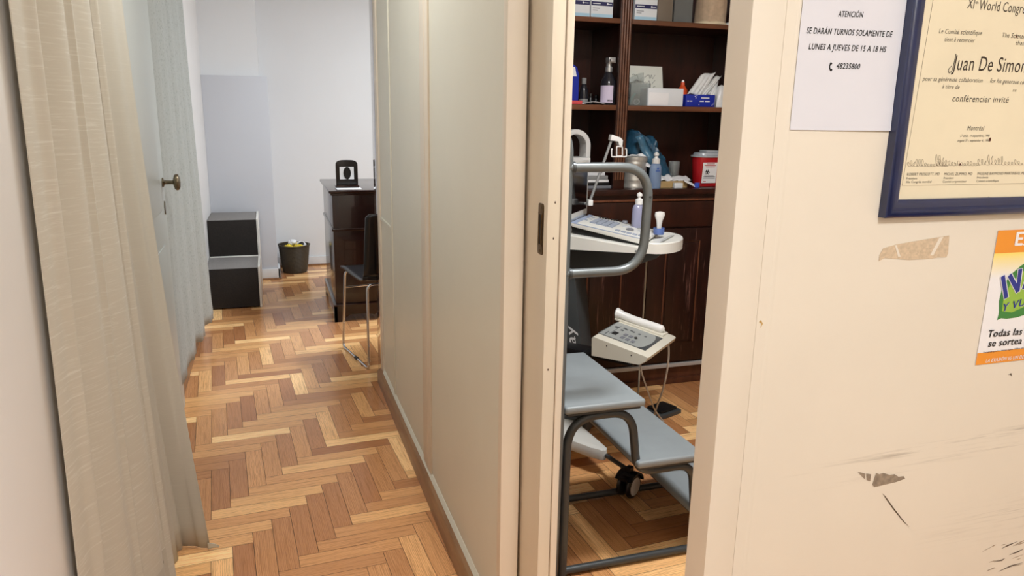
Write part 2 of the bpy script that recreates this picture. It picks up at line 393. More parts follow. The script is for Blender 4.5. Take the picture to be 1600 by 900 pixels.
# wear on the notice wall
M_CHIP = mat('bare_plaster', (150, 134, 116), 0.8, var=0.25, vscale=90); M_TAPE = mat('tape_residue', (206, 184, 156), 0.6, var=0.14, vscale=160); M_SCR = mat('scratch', (92, 76, 60), 0.8)
YW = 1.0596
def decal(name, pts, m, th=0.0004, parent=wr, Y=YW):
    return MB().prism([(seen(px, py, Y).x, Y, seen(px, py, Y).z) for px, py in pts], (0, -th, 0)).build(name, m, parent)
decal('paint_chip', [(1340, 737), (1352, 740), (1351, 748.5)], M_CHIP)
decal('paint_chip', [(1353.5, 740), (1361, 741), (1359.5, 752), (1354, 750)], M_CHIP)
decal('paint_chip', [(1369, 739), (1374, 741), (1380, 739), (1390, 742), (1398, 741), (1404, 745), (1412, 744), (1414, 748), (1400, 753), (1366, 761), (1363, 757)], M_CHIP)
rs_ = random.Random(21)
for k in range(11):
    x_, y_ = rs_.uniform(1535, 1596), rs_.uniform(842, 895); l_ = rs_.uniform(6, 22); h_ = rs_.uniform(.3, .8); q_ = -rs_.uniform(.15, .6)
    decal('wall_scratch', [(x_, y_), (x_ + l_ * .5, y_ + l_ * .5 * q_ - h_), (x_ + l_, y_ + l_ * q_), (x_ + l_ * .5, y_ + l_ * .5 * q_ + h_)], mat('faint_scratch', (172, 150, 126), 0.8))
decal('wall_scratch', [(1379, 771), (1384, 776), (1396, 793), (1413, 815), (1421, 823), (1412, 816), (1395, 795), (1384, 779)], M_SCR)
decal('wall_scratch', [(1575, 586), (1580, 583), (1581, 588), (1578, 585)], M_SCR)
decal('wall_scratch', [(1181, 700), (1182.5, 700), (1182, 711), (1180, 712)], M_SCR)
for a in (((1565, 857), (1575, 852), (1590, 846)), ((1577, 867), (1590, 862), (1599, 858)), ((1560, 893), (1580, 884), (1598, 879)), ((1553, 878), (1566, 875), (1570, 872))):
    decal('wall_scratch', [(a[0][0], a[0][1]), (a[1][0], a[1][1] - 0.8), (a[2][0], a[2][1]), (a[1][0], a[1][1] + 1.2)], M_SCR)
decal('wall_stain', [(1186, 503), (1189, 500), (1192, 506), (1188, 512), (1190, 506)], mat('yellow_glue', (196, 160, 96), 0.4))
tp = decal('tape_strip', [(1373, 408), (1374, 399), (1380, 388), (1400, 382), (1440, 375), (1470, 370), (1483, 368), (1481, 396), (1478, 402), (1465, 402), (1455, 404), (1420, 406), (1395, 404), (1382, 403)], M_TAPE, 0.0006, None)
tag(tp, 'torn strip of beige tape residue stuck to the cream wall under the blue frame', 'tape')
for (a, b, c, d) in (((1398, 383), (1401, 383), (1407, 401), (1403, 401)), ((1468, 371), (1474, 370), (1458, 399), (1453, 399))):
    mb = MB(); mb.prism([(seen(*p, 1.0588).x, 1.0588, seen(*p, 1.0588).z) for p in (a, b, c, d)], (0, -0.0003, 0)); mb.build('tape_crease', M_CREAM, tp)

# ------------------------------------------------------------------ curtains
def cloth_mat(name, col, streak, amt, sc=(9, 150), transl=0.25, lace=False):
    t = NT(name); t.b.inputs['Roughness'].default_value = 0.85; t.b.inputs['Specular IOR Level'].default_value = 0.15
    t.b.inputs['Sheen Weight'].default_value = 0.15
    v = t.coord((sc[0], sc[1], 1), 'UV'); f = t.noise(1.0, v, 5, 0.7)
    big = t.noise(2.5, t.coord((1, 1, 1), 'UV'), 2)
    k = t.n('ShaderNodeMapRange'); k.inputs['From Min'].default_value = 0.52; k.inputs['From Max'].default_value = 0.72; t.l(f, k.inputs['Value'])
    c = t.mix(t.math('MULTIPLY', k.outputs[0], amt), lin(col), lin(streak))
    c = t.mix(t.math('MULTIPLY', t.noise(1.0, t.coord((4, 420, 1), 'UV'), 2), 0.25), c, tuple(x * 0.72 for x in lin(col)[:3]) + (1,))
    if lace:
        vo = t.n('ShaderNodeTexVoronoi'); vo.inputs['Scale'].default_value = 70; t.l(t.coord((1, 1, 1), 'UV'), vo.inputs['Vector'])
        mr = t.n('ShaderNodeMapRange'); mr.inputs['From Min'].default_value = 0.1; mr.inputs['From Max'].default_value = 0.4; t.l(vo.outputs['Distance'], mr.inputs['Value'])
        c = t.mix(t.math('MULTIPLY', mr.outputs[0], 0.3), c, lin((226, 227, 224)))
    t.col(c); t.bump(f, 0.15, 0.001)
    tr = t.n('ShaderNodeBsdfTranslucent'); t.l(c, tr.inputs['Color'])
    ms = t.n('ShaderNodeMixShader'); ms.inputs[0].default_value = transl
    out = t.t.nodes['Material Output']; t.l(t.b.outputs[0], ms.inputs[1]); t.l(tr.outputs[0], ms.inputs[2]); t.l(ms.outputs[0], out.inputs['Surface'])
    return t.m
M_LINEN = cloth_mat('beige_linen', (223, 217, 204), (250, 248, 240), 0.75)
M_LINING = cloth_mat('beige_lining', (213, 207, 194), (228, 222, 210), 0.3)
M_LACE = cloth_mat('white_lace', (174, 177, 172), (206, 208, 204), 0.4, (30, 60), 0.25, True)
def interp(tab, s):
    for i in range(len(tab) - 1):
        if s <= tab[i + 1][0] or i == len(tab) - 2:
            a, b = tab[i], tab[i + 1]; t = (s - a[0]) / (b[0] - a[0]); return [a[k] + (b[k] - a[k]) * t for k in range(1, len(a))]
def curtain(top, bot, z0, z1, fold, uvw):
    """top/bot: (s, x, y) tables; fold(s, t) -> offset across the cloth"""
    def fn(s, t):
        a = interp(top, s); b = interp(bot, s); e = 1 - (1 - t) ** 2
        x = b[0] + (a[0] - b[0]) * e; y = b[1] + (a[1] - b[1]) * e
        zz0 = z0(s) if callable(z0) else z0
        return (x + fold(s, t), y, zz0 + (z1 - zz0) * t)
    return fn
t = thing('beige_curtain', 'floor-length beige slubbed linen curtain gathered on the left wall', 'curtain', (-0.38, 2.0, 0.0))
def fold1(s, tt):
    g = lambda c, w: math.exp(-((s - c) / w) ** 2)
    return 0.022 * g(0.16, 0.035) - 0.016 * g(0.27, 0.05) + 0.018 * g(0.42, 0.08) + 0.012 * g(0.62, 0.012) + 0.007 * math.sin(s * 17 + tt * 1.2) * (1 - 0.3 * tt) + 0.018 * g(0.74, 0.10) - 0.016 * g(0.90, 0.04) + 0.012 * g(0.985, 0.02)
fn = curtain([(0, -0.455, 1.735), (1, -0.402, 2.235)], [(0, -0.452, 1.66), (0.5, -0.415, 1.98), (1, -0.352, 2.30)], 0.006, 2.66, fold1, 0.6)
mb = MB(); mb.grid(fn, 120, 30, uvfn=lambda a, b: (a * 0.6, b * 2.66)); fr = mb.build('front_panel', M_LINEN, t, solid=0.0012)
mb = MB(); mb.grid(lambda a, b: (lambda p: (p[0] + 0.0022, p[1], p[2]))(fn(0.955 + 0.05 * a if a < 1 else 1.0, b)), 6, 30, uvfn=lambda a, b: (a * 0.04 + 3, b * 2.66)); mb.build('side_hem', M_LINEN, fr)
mb = MB(); mb.grid(lambda a, b: (lambda p: (p[0] + 0.0018, p[1], p[2]))(fn(a, b * 0.045)), 100, 4, uvfn=lambda a, b: (a * 0.6 + 7, b * 0.1)); mb.build('bottom_hem', M_LINING, fr)
def fold2(s, tt): return 0.018 * math.sin(s * 8.5 + 0.6) * (0.5 + 0.5 * tt) + 0.006 * math.sin(s * 21)
fn2 = curtain([(0, -0.425, 2.22), (0.5, -0.43, 2.42), (1, -0.412, 2.60)], [(0, -0.372, 2.36), (0.25, -0.355, 2.44), (0.55, -0.33, 2.47), (1, -0.262, 2.425)], 0.004, 2.66, fold2, 0.5)
mb = MB(); mb.grid(fn2, 60, 30, uvfn=lambda a, b: (a * 0.5 + 11, b * 2.66)); mb.build('back_panel', M_LINING, t, solid=0.0012)
mb = MB(); mb.grid(lambda a, b: (-0.262 + 0.035 * a, 2.425 - 0.008 * b * (1 - a), 0.004 + 0.028 * b * (1 - a * 0.7) + 0.003 * math.sin(a * 3)), 6, 6, uvfn=lambda a, b: (a * 0.05, b * 0.05)); mb.build('turned_corner', M_LINING, t, solid=0.001)
M_ROD = mat('white_rail', (225, 225, 222), 0.4)
t = thing('lace_curtain', 'white lace curtain with scalloped edge hanging past the brass-knobbed white door', 'curtain', (-0.42, 4.3, 0.1))
def fold3(s, tt): return min(1, s * 14) * 0.03 * math.sin(s * 23 + 0.3) * (0.12 + 0.88 * s) + min(1, s * 14) * 0.008 * math.sin(s * 70 + tt * 3) * (0.4 + 0.6 * s)
fn3 = curtain([(0, -0.454, 3.70), (0.03, -0.447, 3.74), (0.5, -0.450, 4.4), (1, -0.445, 5.0)], [(0, -0.454, 3.70), (0.03, -0.447, 3.74), (0.45, -0.435, 4.3), (1, -0.40, 5.02)], lambda s: 0.13 + 0.012 * abs(math.sin(s * 40)), 2.62, fold3, 1.6)
mb = MB(); mb.grid(fn3, 150, 40, uvfn=lambda a, b: (a * 1.6, b * 2.5)); lc = mb.build('lace_panel', M_LACE, t, solid=0.001)
mb = MB(); mb.grid(lambda a, b: (lambda p: (p[0] + 0.002 + 0.030 * a + 0.002 * math.sin(b * 53 + a * 2), p[1] + 0.012 * a + 0.006 * a * math.sin(b * 53 + 2 * math.sin(b * 17)), p[2]))(fn3(1.0, b)), 4, 150, uvfn=lambda a, b: (a * 0.05, b * 2.5)); mb.build('ruffle', M_LACE, lc, solid=0.0008)
mb = MB(); mb.tube([(-0.45, 3.72, 2.63), (-0.45, 5.1, 2.63)], 0.011, 12)
for y in (3.8, 5.02): mb.box((-0.47, y - 0.012, 2.615), (-0.45, y + 0.012, 2.645))
mb.build('rod', M_ROD, t)
mb = MB(); mb.box((-0.54, 3.80, 0.0), (-0.472, 5.10, 0.15), 0.003); struct(mb.build('shade_board_left', M_BASEB))  # brown board added below the lace where only shadow falls
mb = MB(); mb.box((-0.53, 3.83, 0.155), (-0.475, 5.08, 2.12)); struct(mb.build('window_1', mat('frosted_glass_panel', (214, 218, 222), 0.3)))

# ------------------------------------------------------------------ step box
M_FELT = mat('dark_brown_fabric', (38, 33, 30), 0.9, var=0.25, vscale=120, bump=0.4, bscale=600)
M_TREAD = mat('ceiling_lit_fabric', (132, 128, 126), 0.9, var=0.15, vscale=150, bump=0.3, bscale=600)  # paler than the risers: ceiling light on the treads put into the colour
M_WLAM = mat('white_laminate', (226, 224, 218), 0.4)
t = thing('step_stool', 'dark fabric-covered two-step stool with white sides against the white pier', 'step stool', (-0.30, 5.9, 0))
xl, xr = -0.466, -0.112
for (y0, y1, za, zb, tl) in ((5.66, 6.12, 0.008, 0.30, 0.0), (6.12, 6.585, 0.30, 0.59, 0.0)):
    mb = MB(); mb.box((xl, y0, za), (xr, y0 + 0.02, zb), 0.005); mb.build('riser', M_FELT, t)
    mb = MB(); mb.box((xl, y0 + 0.004, zb - 0.012), (xr, y1, zb + 0.003), 0.004); mb.build('tread', M_TREAD, t)
MB().box((xl, 6.100, 0.292), (xr, 6.1195, 0.311), 0.002).build('white_edge', M_WLAM, t)
for x0, x1 in ((xr, xr + 0.016),):
    mb = MB(); mb.prism([(x0, 5.668, 0), (x0, 6.59, 0), (x0, 6.59, 0.597), (x0, 6.13, 0.597), (x0, 6.13, 0.306), (x0, 5.668, 0.306)], (x1 - x0, 0, 0), bev=0.002); mb.build('side_panel', M_WLAM, t)
MB().box((xl, 6.57, 0), (xr, 6.588, 0.585)).build('back_panel', M_FELT, t)

# ------------------------------------------------------------------ wastebasket
t = NT('woven_basket'); t.b.inputs['Roughness'].default_value = 0.55
w1 = t.n('ShaderNodeTexWave', bands_direction='Z'); w1.inputs['Scale'].default_value = 45; w1.inputs['Distortion'].default_value = 1.5; t.l(t.coord(), w1.inputs['Vector'])
w2 = t.n('ShaderNodeTexNoise'); w2.inputs['Scale'].default_value = 60; t.l(t.coord((1, 1, 0.4)), w2.inputs['Vector'])
t.col(t.mix(w1.outputs['Fac'], lin((34, 27, 16)), lin((74, 62, 38)))); t.bump(t.math('ADD', w1.outputs['Fac'], w2.outputs['Fac']), 0.7, 0.004); M_WEAVE = t.m
bk = thing('wastebasket', 'small dark woven wastebasket full of crumpled paper on the floor beside the pier', 'wastebasket', (0.185, 6.88, 0))
c = (0.185, 6.88, 0)
MB().lathe([(0.0, 0.002), (0.100, 0.002), (0.106, 0.01), (0.122, 0.12), (0.136, 0.25), (0.131, 0.25), (0.118, 0.12), (0.098, 0.014), (0.0, 0.014)], c, 32).build('body', M_WEAVE, bk)
MB().tube([(c[0] + 0.1345 * math.cos(a * PI / 18), c[1] + 0.1345 * math.sin(a * PI / 18), 0.25 + 0.0025 * math.sin(a * 6)) for a in range(36)], 0.007, 8, closed=True).build('rim', M_WEAVE, bk)
M_YEL = mat('yellow_paper', (236, 208, 60), 0.7); M_WHP = mat('white_paper', (236, 236, 238), 0.7, var=0.03); M_BLK = mat('black_plastic', (22, 22, 24), 0.35)
def crumple(name, loc, r, m, seed, amp=0.35, sc=(1, 1, 1)):
    tb = bmesh.new(); bmesh.ops.create_icosphere(tb, subdivisions=3, radius=1.0); rr = random.Random(seed)
    ax = [Vector((rr.uniform(-1, 1), rr.uniform(-1, 1), rr.uniform(-1, 1))).normalized() for _ in range(14)]
    for v in tb.verts:
        n = v.co.normalized(); k = 1 - amp * sum(max(0, 1 - abs(n.dot(a) - 0.2) * 5) for a in ax) / 3.0
        v.co = Vector((n.x * r * k * sc[0], n.y * r * k * sc[1], n.z * r * k * sc[2])) + Vector(loc)
    mb = MB(); mb.join(tb, 0, False); return mb.build(name, m)
for i, (dx, dy, dz, r, m, nm, lb) in enumerate((
    (-0.055, -0.05, 0.225, 0.052, M_YEL, 'crumpled_paper', 'crumpled yellow paper at the left front of the wastebasket'),
    (0.045, -0.055, 0.222, 0.05, M_YEL, 'crumpled_paper', 'crumpled yellow paper at the right front of the wastebasket'),
    (0.0, 0.045, 0.228, 0.06, M_YEL, 'crumpled_paper', 'crumpled yellow paper at the back of the wastebasket'),
    (-0.012, -0.008, 0.272, 0.04, M_WHP, 'crumpled_paper', 'crumpled white paper topmost on the heap in the wastebasket'),
    (0.06, 0.03, 0.235, 0.05, M_WHP, 'crumpled_paper', 'crumpled white paper low at the right of the wastebasket'),
    (0.062, -0.02, 0.258, 0.026, M_BLK, 'crumpled_wrapper', 'small black crumpled wrapper on the heap in the wastebasket'))):
    tag(crumple(nm, (c[0] + dx, c[1] + dy, dz), r, m, i + 3, sc=(1.1, 1, 0.8)), lb, 'paper' if 'paper' in nm else 'wrapper', 'rubbish in the wastebasket')

# ------------------------------------------------------------------ chest of drawers
M_MAHOG = wood('dark_mahogany', (24, 9, 7), (46, 19, 13), 0.22, (5, 5, 0.8), coat=0.35, spec=0.35)
ch = thing('chest_of_drawers', 'dark polished mahogany chest standing behind the black chair', 'chest of drawers', (0.62, 5.55, 0))
X0, X1, Y0c, Y1c = 0.398, 0.92, 5.125, 5.96
mb = MB(); mb.box((X0, Y0c, 0.10), (X1, Y1c, 0.885), 0.002); body = mb.build('body', M_MAHOG, ch)
mb = MB(); mb.box((X0 - 0.022, Y0c - 0.022, 0.893), (X1 + 0.02, Y1c + 0.02, 0.913), 0.006, seg=3); mb.box((X0 - 0.011, Y0c - 0.011, 0.879), (X1 + 0.01, Y1c + 0.01, 0.894), 0.005, seg=3); mb.build('top', M_MAHOG, ch)
mb = MB(); mb.box((X0 - 0.009, Y0c - 0.009, 0.636), (X1 + 0.008, Y1c + 0.008, 0.656), 0.006, seg=3); mb.build('waist_moulding', M_MAHOG, ch)
mb = MB()
def apron(a, b, axis):   # plinth board with bracket feet
    n = 14; L = b - a; pts = [(a, 0.0)]
    pts += [(a + 0.06, 0.0), (a + 0.075, 0.028), (a + 0.11, 0.05)]
    pts += [(a + L * 0.5 - 0.05, 0.052), (a + L * 0.5, 0.04), (a + L * 0.5 + 0.05, 0.052)]
    pts += [(b - 0.11, 0.05), (b - 0.075, 0.028), (b - 0.06, 0.0), (b, 0.0), (b, 0.118), (a, 0.118)]
    return pts
mb.prism([(p, Y0c - 0.014, z) for p, z in apron(X0 - 0.014, X1 + 0.01, 0)], (0, 0.02, 0)); mb.prism([(X0 - 0.014, p, z) for p, z in apron(Y0c - 0.014, Y1c + 0.01, 1)], (0.02, 0, 0))
mb.box((X0 - 0.018, Y0c - 0.018, 0.112), (X1 + 0.014, Y1c + 0.014, 0.126), 0.004)
mb.build('plinth', M_MAHOG, ch)
sh = MB(); sh.box((0.435, 5.135, 0.9135), (0.60, 5.36, 0.9175), M=None); o = sh.build('paper_stack', M_WHP)
tag(o, 'thin stack of white paper lying on the dark chest under the arched stand', 'paper')
st = thing('photo_stand', 'dark wooden arched stand with a white square and black oval on the chest', 'photo frame', (0.517, 5.26, 0.918))
yf = 5.245
p0 = seen(525, 286, yf); p1 = seen(560, 286, yf); ztop = seen(542, 250, yf).z
xa, xb = p0.x, p1.x; xm = (xa + xb) / 2; hw = (xb - xa) / 2 - 0.002
MB().box((xa - 0.004, 5.225, 0.918), (xb + 0.004, 5.305, 0.934), 0.003).build('base', M_MAHOG, st)
arch = [(xm - hw, 0.934), (xm + hw, 0.934)] + [(xm + hw * math.copysign(abs(math.cos(a)) ** 0.55, math.cos(a)), ztop - 0.035 + 0.035 * math.sin(a) ** 0.8) for a in [i * PI / 14 for i in range(15)]]
MB().prism([(x, yf, z) for x, z in arch], (0, 0.022, 0), bev=0.002).build('arched_board', mat('black_lacquer', (26, 20, 18), 0.3), st)
fw_ = xb - xa; fh_ = ztop - 0.934
MB().box((xa + fw_ * .18, yf - 0.003, 0.934 + fh_ * .24), (xa + fw_ * .81, yf + 0.0005, 0.934 + fh_ * .73)).build('white_mount', M_WHP, st)
mb = MB(); mb.prism([(xa + fw_ * .51 + fw_ * .165 * math.cos(a * PI / 14), yf - 0.0032, 0.934 + fh_ * .485 + fh_ * .245 * math.sin(a * PI / 14)) for a in range(28)], (0, -0.002, 0)); mb.build('black_oval', mat('black_picture', (20, 20, 20), 0.4), st)

# ------------------------------------------------------------------ black chair on a chrome sled frame
M_CHROME = mat('chrome', (206, 206, 208), 0.12, 1.0, var=0.02)
M_SHELL = mat('black_shell', (20, 20, 23), 0.28, var=0.1)
cr = thing('chair', 'black shell chair on a chrome sled frame facing the dark chest', 'chair', (0.60, 4.3, 0))
B = Vector((0.483, 4.065, 0)); fw = Vector((-0.205, 0.979, 0)).normalized(); rt = Vector((fw.y, -fw.x, 0)); W_ = 0.40
def cp(a, b, z): return B + rt * a + fw * b + Vector((0, 0, z))
for s in (0.0, W_):
    i = 0.012 if s == 0 else -0.012
    path = fillet([cp(s + i * 14, 0.03, 0.492), cp(s + i * 1.2, 0.03, 0.492), cp(s, 0.0, 0.008), cp(s, 0.475, 0.008), cp(s + i * 1.2, 0.435, 0.497), cp(s + i * 14, 0.435, 0.497)], 0.035, 6)
    sf = MB().tube(path, 0.0072, 10).build('sled_frame', M_CHROME, cr)
    MB().tube([cp(s, 0.20, 0.008), cp(s, 0.235, 0.008)], 0.0105, 10).build('glide', M_BLK, sf)
MB().tube([cp(0.1, 0.435, 0.497), cp(W_ - 0.1, 0.435, 0.497)], 0.0072, 10).build('crossbar', M_CHROME, cr)
MB().tube([cp(0.015, 0.425, 0.395), cp(W_ - 0.015, 0.425, 0.395)], 0.0055, 10).build('crossbar', M_CHROME, cr)
# one moulded shell, seat curving up into the backrest
prof = [(0.47, 0.500), (0.455, 0.512), (0.40, 0.513), (0.25, 0.503), (0.10, 0.500), (0.035, 0.515), (0.005, 0.56), (-0.008, 0.65), (-0.025, 0.76), (-0.045, 0.86), (-0.052, 0.895)]
def seatfn(a, b):
    k = b * (len(prof) - 1); i = min(int(k), len(prof) - 2); f = k - i
    y = prof[i][0] * (1 - f) + prof[i + 1][0] * f; z = prof[i][1] * (1 - f) + prof[i + 1][1] * f
    s = a * 2 - 1; wd_ = 0.205 * (1 - 0.10 * max(0, (b - 0.93) / 0.07) ** 2 - 0.06 * max(0, (0.08 - b) / 0.08) ** 2)
    return cp(W_ / 2 + s * wd_, y + (0.02 * s * s if b > 0.5 else 0), z + (0.006 * s * s if b < 0.5 else 0))
mb = MB(); mb.grid(lambda a, b: seatfn(a, b * 0.56), 14, 16); mb.build('seat', M_SHELL, cr, solid=0.012)
mb = MB(); mb.grid(lambda a, b: seatfn(a, 0.56 + b * 0.44), 14, 12); mb.build('backrest', M_SHELL, cr, solid=0.012)

# ------------------------------------------------------------------ notices on the wall
M_INK = mat('black_ink', (24, 22, 22), 0.6); M_PAPER = mat('notice_paper', (220, 219, 226), 0.6, var=0.012)
EX, EZ = (1, 0, 0), (0, 0, 1)
def line(mb, s, xl, yl, xr, yr, hpx, Y, shear=0.0, bold=0.0, mi=0):
    a = seen(xl, yl, Y); b = seen(xr, yr, Y); m = 0.208 / 156.0 * (Y / 1.06)
    write(mb, s, a, b - a, EZ, (b - a).length, hpx * m, shear, bold, mi)
t = thing('paper_notice', 'white printed sheet with opening hours taped to the cream wall', 'notice', (0.931, 1.058, 1.575))
pl = seen(1234, 203, 1.058); pr = seen(1390, 205, 1.058)
def sheetfn(a, b):
    return (pl.x + (pr.x - pl.x) * a, 1.0578 - 0.002 * (max(0, .35 - b) / .35) ** 2 * (a), pl.z + 0.297 * b)
mb = MB(); mb.grid(sheetfn, 10, 14); mb.build('sheet', M_PAPER, t)
YN = 1.0575
mb = MB()
for s, xl, yl, xr, yr, h in (('ATENCIÓN', 1309.5, 26, 1348.5, 27.2, 6.6), ('SE DARÁN TURNOS SOLAMENTE DE', 1260, 52, 1394, 58, 7.0), ('LUNES A JUEVES DE 15 A 18 HS', 1263.5, 77, 1384, 81.5, 7.0), ('48235800', 1307, 107, 1343.5, 108, 6.6)):
    line(mb, s, xl, yl, xr, yr, h, YN, 0.18, 0.022)
hc = seen(1299.5, 104, YN)
mb.tube([hc + Vector((0.004 * math.cos(a) , 0, 0.0055 * math.sin(a))) for a in [PI * 0.62 + i * PI * 0.9 / 8 for i in range(9)]], [0.0022, 0.0018, 0.0012, 0.001, 0.001, 0.001, 0.0012, 0.0018, 0.0022], 8)
mb.build('lettering', M_INK, t)

t = thing('framed_certificate', 'calligraphed certificate in a navy blue frame on the cream wall', 'certificate', (1.23, 1.05, 1.46))
M_NAVY = mat('navy_frame', (22, 34, 74), 0.28, var=0.15, vscale=30, coat=0.4); M_PARCH = mat('parchment', (232, 219, 190), 0.55, var=0.03, vscale=9)
fx0, fz0 = seen(1371.5, 339, 1.06).x, seen(1371.5, 339, 1.06).z; fx1, fz1 = fx0 + 0.44, fz0 + 0.47
prof = [(0.0, 0.0), (0.0, 0.016), (0.004, 0.020), (0.012, 0.021), (0.017, 0.015), (0.024, 0.014), (0.031, 0.010), (0.032, 0.004), (0.032, 0.0)]
rings = [[(fx0 + i, 1.0595 - d, fz0 + i) for i, d in prof], [(fx1 - i, 1.0595 - d, fz0 + i) for i, d in prof], [(fx1 - i, 1.0595 - d, fz1 - i) for i, d in prof], [(fx0 + i, 1.0595 - d, fz1 - i) for i, d in prof]]
MB().loft(rings, smooth=False, closed=True).build('frame', M_NAVY, t)
YP = 1.0545
pg = MB().box((fx0 + 0.028, YP, fz0 + 0.028), (fx1 - 0.028, 1.0585, fz1 - 0.028)).build('parchment_sheet', M_PARCH, t)
YT = YP - 0.0004
M_INK2 = mat('sepia_ink', (52, 40, 30), 0.6); M_LITE = mat('faded_ink', (128, 110, 88), 0.6)
mb = MB()
for s, xl, yl, xr, yr, h, sh_, bo in (
    ('XI', 1511, 13, 1522, 13.7, 12.5, 0.1, 0.004), ('th', 1524, 6, 1528.5, 6.3, 4, 0, 0), ('World Congress', 1530, 15, 1611, 22, 12.5, 0.1, 0.006),
    ('Juan De Simone', 1487, 109, 1611, 114, 19, 0.12, 0.004), ('conférencier invité', 1488, 158.5, 1575.5, 160.5, 8.5, 0.12, 0.004)):
    line(mb, s, xl, yl, xr, yr, h, YT, sh_, bo)
mb.tube(smooth_path([seen(1494, 84, YT), seen(1491, 98, YT), seen(1488, 109, YT), seen(1483.5, 114, YT), seen(1482, 109, YT), seen(1487, 103, YT)], 6), 0.0006, 6)
mb.build('calligraphy', M_INK2, t)
mb = MB()
for s, xl, yl, xr, yr, h, sh_, bo in (
    ('Le Comité scientifique', 1467, 52, 1534, 55, 6, 0.2, 0), ('tient à remercier', 1476, 64.5, 1523, 66.5, 5.6, 0.2, 0), ('The Scientific', 1566, 58, 1607, 61, 6, 0.2, 0), ('thanks', 1587, 70, 1608, 71.5, 5.5, 0.2, 0),
    ('pour sa généreuse collaboration', 1441.5, 126, 1535, 129, 5.6, 0.25, 0), ('à titre de', 1472, 138, 1499, 139, 5.2, 0.25, 0), ('for his generous con', 1547, 129, 1603, 132, 5.6, 0.25, 0), ('as', 1582, 143, 1588, 143.3, 4, 0.2, 0),
    ('Montréal', 1511, 203.5, 1537.5, 203.7, 6, 0.2, 0), ('31 août - 4 septembre, 1990', 1500, 214, 1546, 214, 3.4, 0.2, 0), ('august 31 - september 4, 1990', 1496, 221.5, 1546, 221.5, 3.4, 0.2, 0),
    ('ROBERT PRESCOTT, MD', 1417, 274.5, 1468, 273.8, 3.8, 0.1, 0.006), ('MICHEL ZUMMO, MD', 1475, 274, 1519, 273.5, 3.8, 0.1, 0.006), ('PAULINE RAYMOND MARTINEAU, MD', 1527, 273.5, 1602, 272.5, 3.8, 0.1, 0.006),
    ('Président', 1416, 280.5, 1433, 280.2, 2.9, 0, 0), ('XIe Congrès mondial', 1415.5, 286, 1455, 285.4, 3.0, 0, 0), ('Président', 1474.5, 279.8, 1490, 279.5, 2.9, 0, 0), ('Comité organisateur', 1473, 285.5, 1510, 284.8, 3.0, 0, 0),
    ('Présidente', 1526.5, 279, 1544, 278.6, 2.9, 0, 0), ('Comité scientifique', 1525.5, 284.5, 1560, 283.8, 3.0, 0, 0)):
    line(mb, s, xl, yl, xr, yr, h, YT, sh_, bo)
mb.build('small_lettering', M_INK2, t)
mb = MB(); R_ = random.Random(4)
for x0, x1, yb in ((1418, 1480, 264), (1462, 1530, 263), (1528, 1600, 262)):
    n = 60; amp = [R_.choice((5, 7, 10, 13, 18)) for _ in range(14)]
    pts = [seen(x0 + (x1 - x0) * i / n + 2.6 * math.cos(i * 1.45), yb - 4 - amp[int(i * 13 / n)] * (0.5 + 0.5 * math.sin(i * 1.45)) * (1 - .4 * i / n), YT) for i in range(n + 1)]
    mb.tube(smooth_path(pts, 4), 0.00026, 5)
bl = [seen(1458.5, 0, YT), seen(1409.5, 290, YT)]
mb.tube([seen(1463, -30, YT), (bl[1].x, YT, seen(1409.5, 290, YT).z), (fx1 - 0.05, YT, seen(1409.5, 290, YT).z)], 0.0003, 5)
mb.build('signatures_and_border', M_LITE, t)
for px, py, r in ((1547, 218, 2.0), (1544.5, 309, 1.4), (1500, 257, 1.2), (1588, 57, 1.4)):
    p = seen(px, py, YT); MB().prism([(p.x + r * 0.0012 * math.cos(a * PI / 5), YT, p.z + r * 0.0018 * math.sin(a * PI / 5)) for a in range(10)], (0, -0.0003, 0)).build('brown_spot', mat('brown_spot', (84, 40, 24), 0.6), t)

t = thing('tax_poster', 'orange and white poster with a green leaf emblem low on the cream wall', 'poster', (1.43, 1.06, 1.1))
px0 = seen(1545, 465, 1.059).x - 0.006; pz1 = seen(1560, 360, 1.059).z; pz0 = pz1 - 0.272; px1 = px0 + 0.21
def pq(mb, pts, mi, d=0.0): mb.prism([(x, 1.0588 - d, z) for x, z in pts], (0, -0.0005, 0), mi)
M_OR = mat('poster_orange', (238, 150, 44), 0.4, var=0.02); M_PW = mat('poster_white', (240, 238, 240), 0.4, var=0.01); M_YG = mat('poster_yellow', (248, 228, 140), 0.4)
M_GR = mat('poster_green', (58, 132, 58), 0.4); M_LG = mat('poster_light_green', (150, 190, 70), 0.4); M_DB = mat('poster_blue', (30, 44, 140), 0.35)
Z = lambda px, py: seen(px, py, 1.0585).z
zb1 = Z(1556, 396); zb2 = Z(1536, 551)
mb = MB(); pq(mb, [(px0, pz0), (px1, pz0), (px1, pz1), (px0, pz1)], 0); mb.build('sheet', M_PW, t)
for q_ in ([(px0, zb1), (px1, zb1), (px1, pz1), (px0, pz1)], [(px0, pz0), (px1, pz0), (px1, zb2), (px0, zb2)]):
    mb = MB(); pq(mb, q_, 0, 0.0006); mb.build('orange_band', M_OR, t)
gm = NT('poster_yellow_fade'); gx_ = gm.n('ShaderNodeSeparateXYZ'); tc_ = gm.n('ShaderNodeTexCoord'); gm.l(tc_.outputs['Object'], gx_.inputs[0])
mr = gm.n('ShaderNodeMapRange'); mr.inputs['From Min'].default_value = zb1 - 0.05; mr.inputs['From Max'].default_value = zb1; gm.l(gx_.outputs['Z'], mr.inputs['Value'])
gm.col(gm.mix(mr.outputs[0], lin((240, 238, 240)), lin((248, 222, 110)))); gm.b.inputs['Roughness'].default_value = 0.4
mb = MB(); pq(mb, [(px0, zb1 - 0.055), (px1, zb1 - 0.055), (px1, zb1), (px0, zb1)], 0, 0.0005); mb.build('yellow_band', gm.m, t)
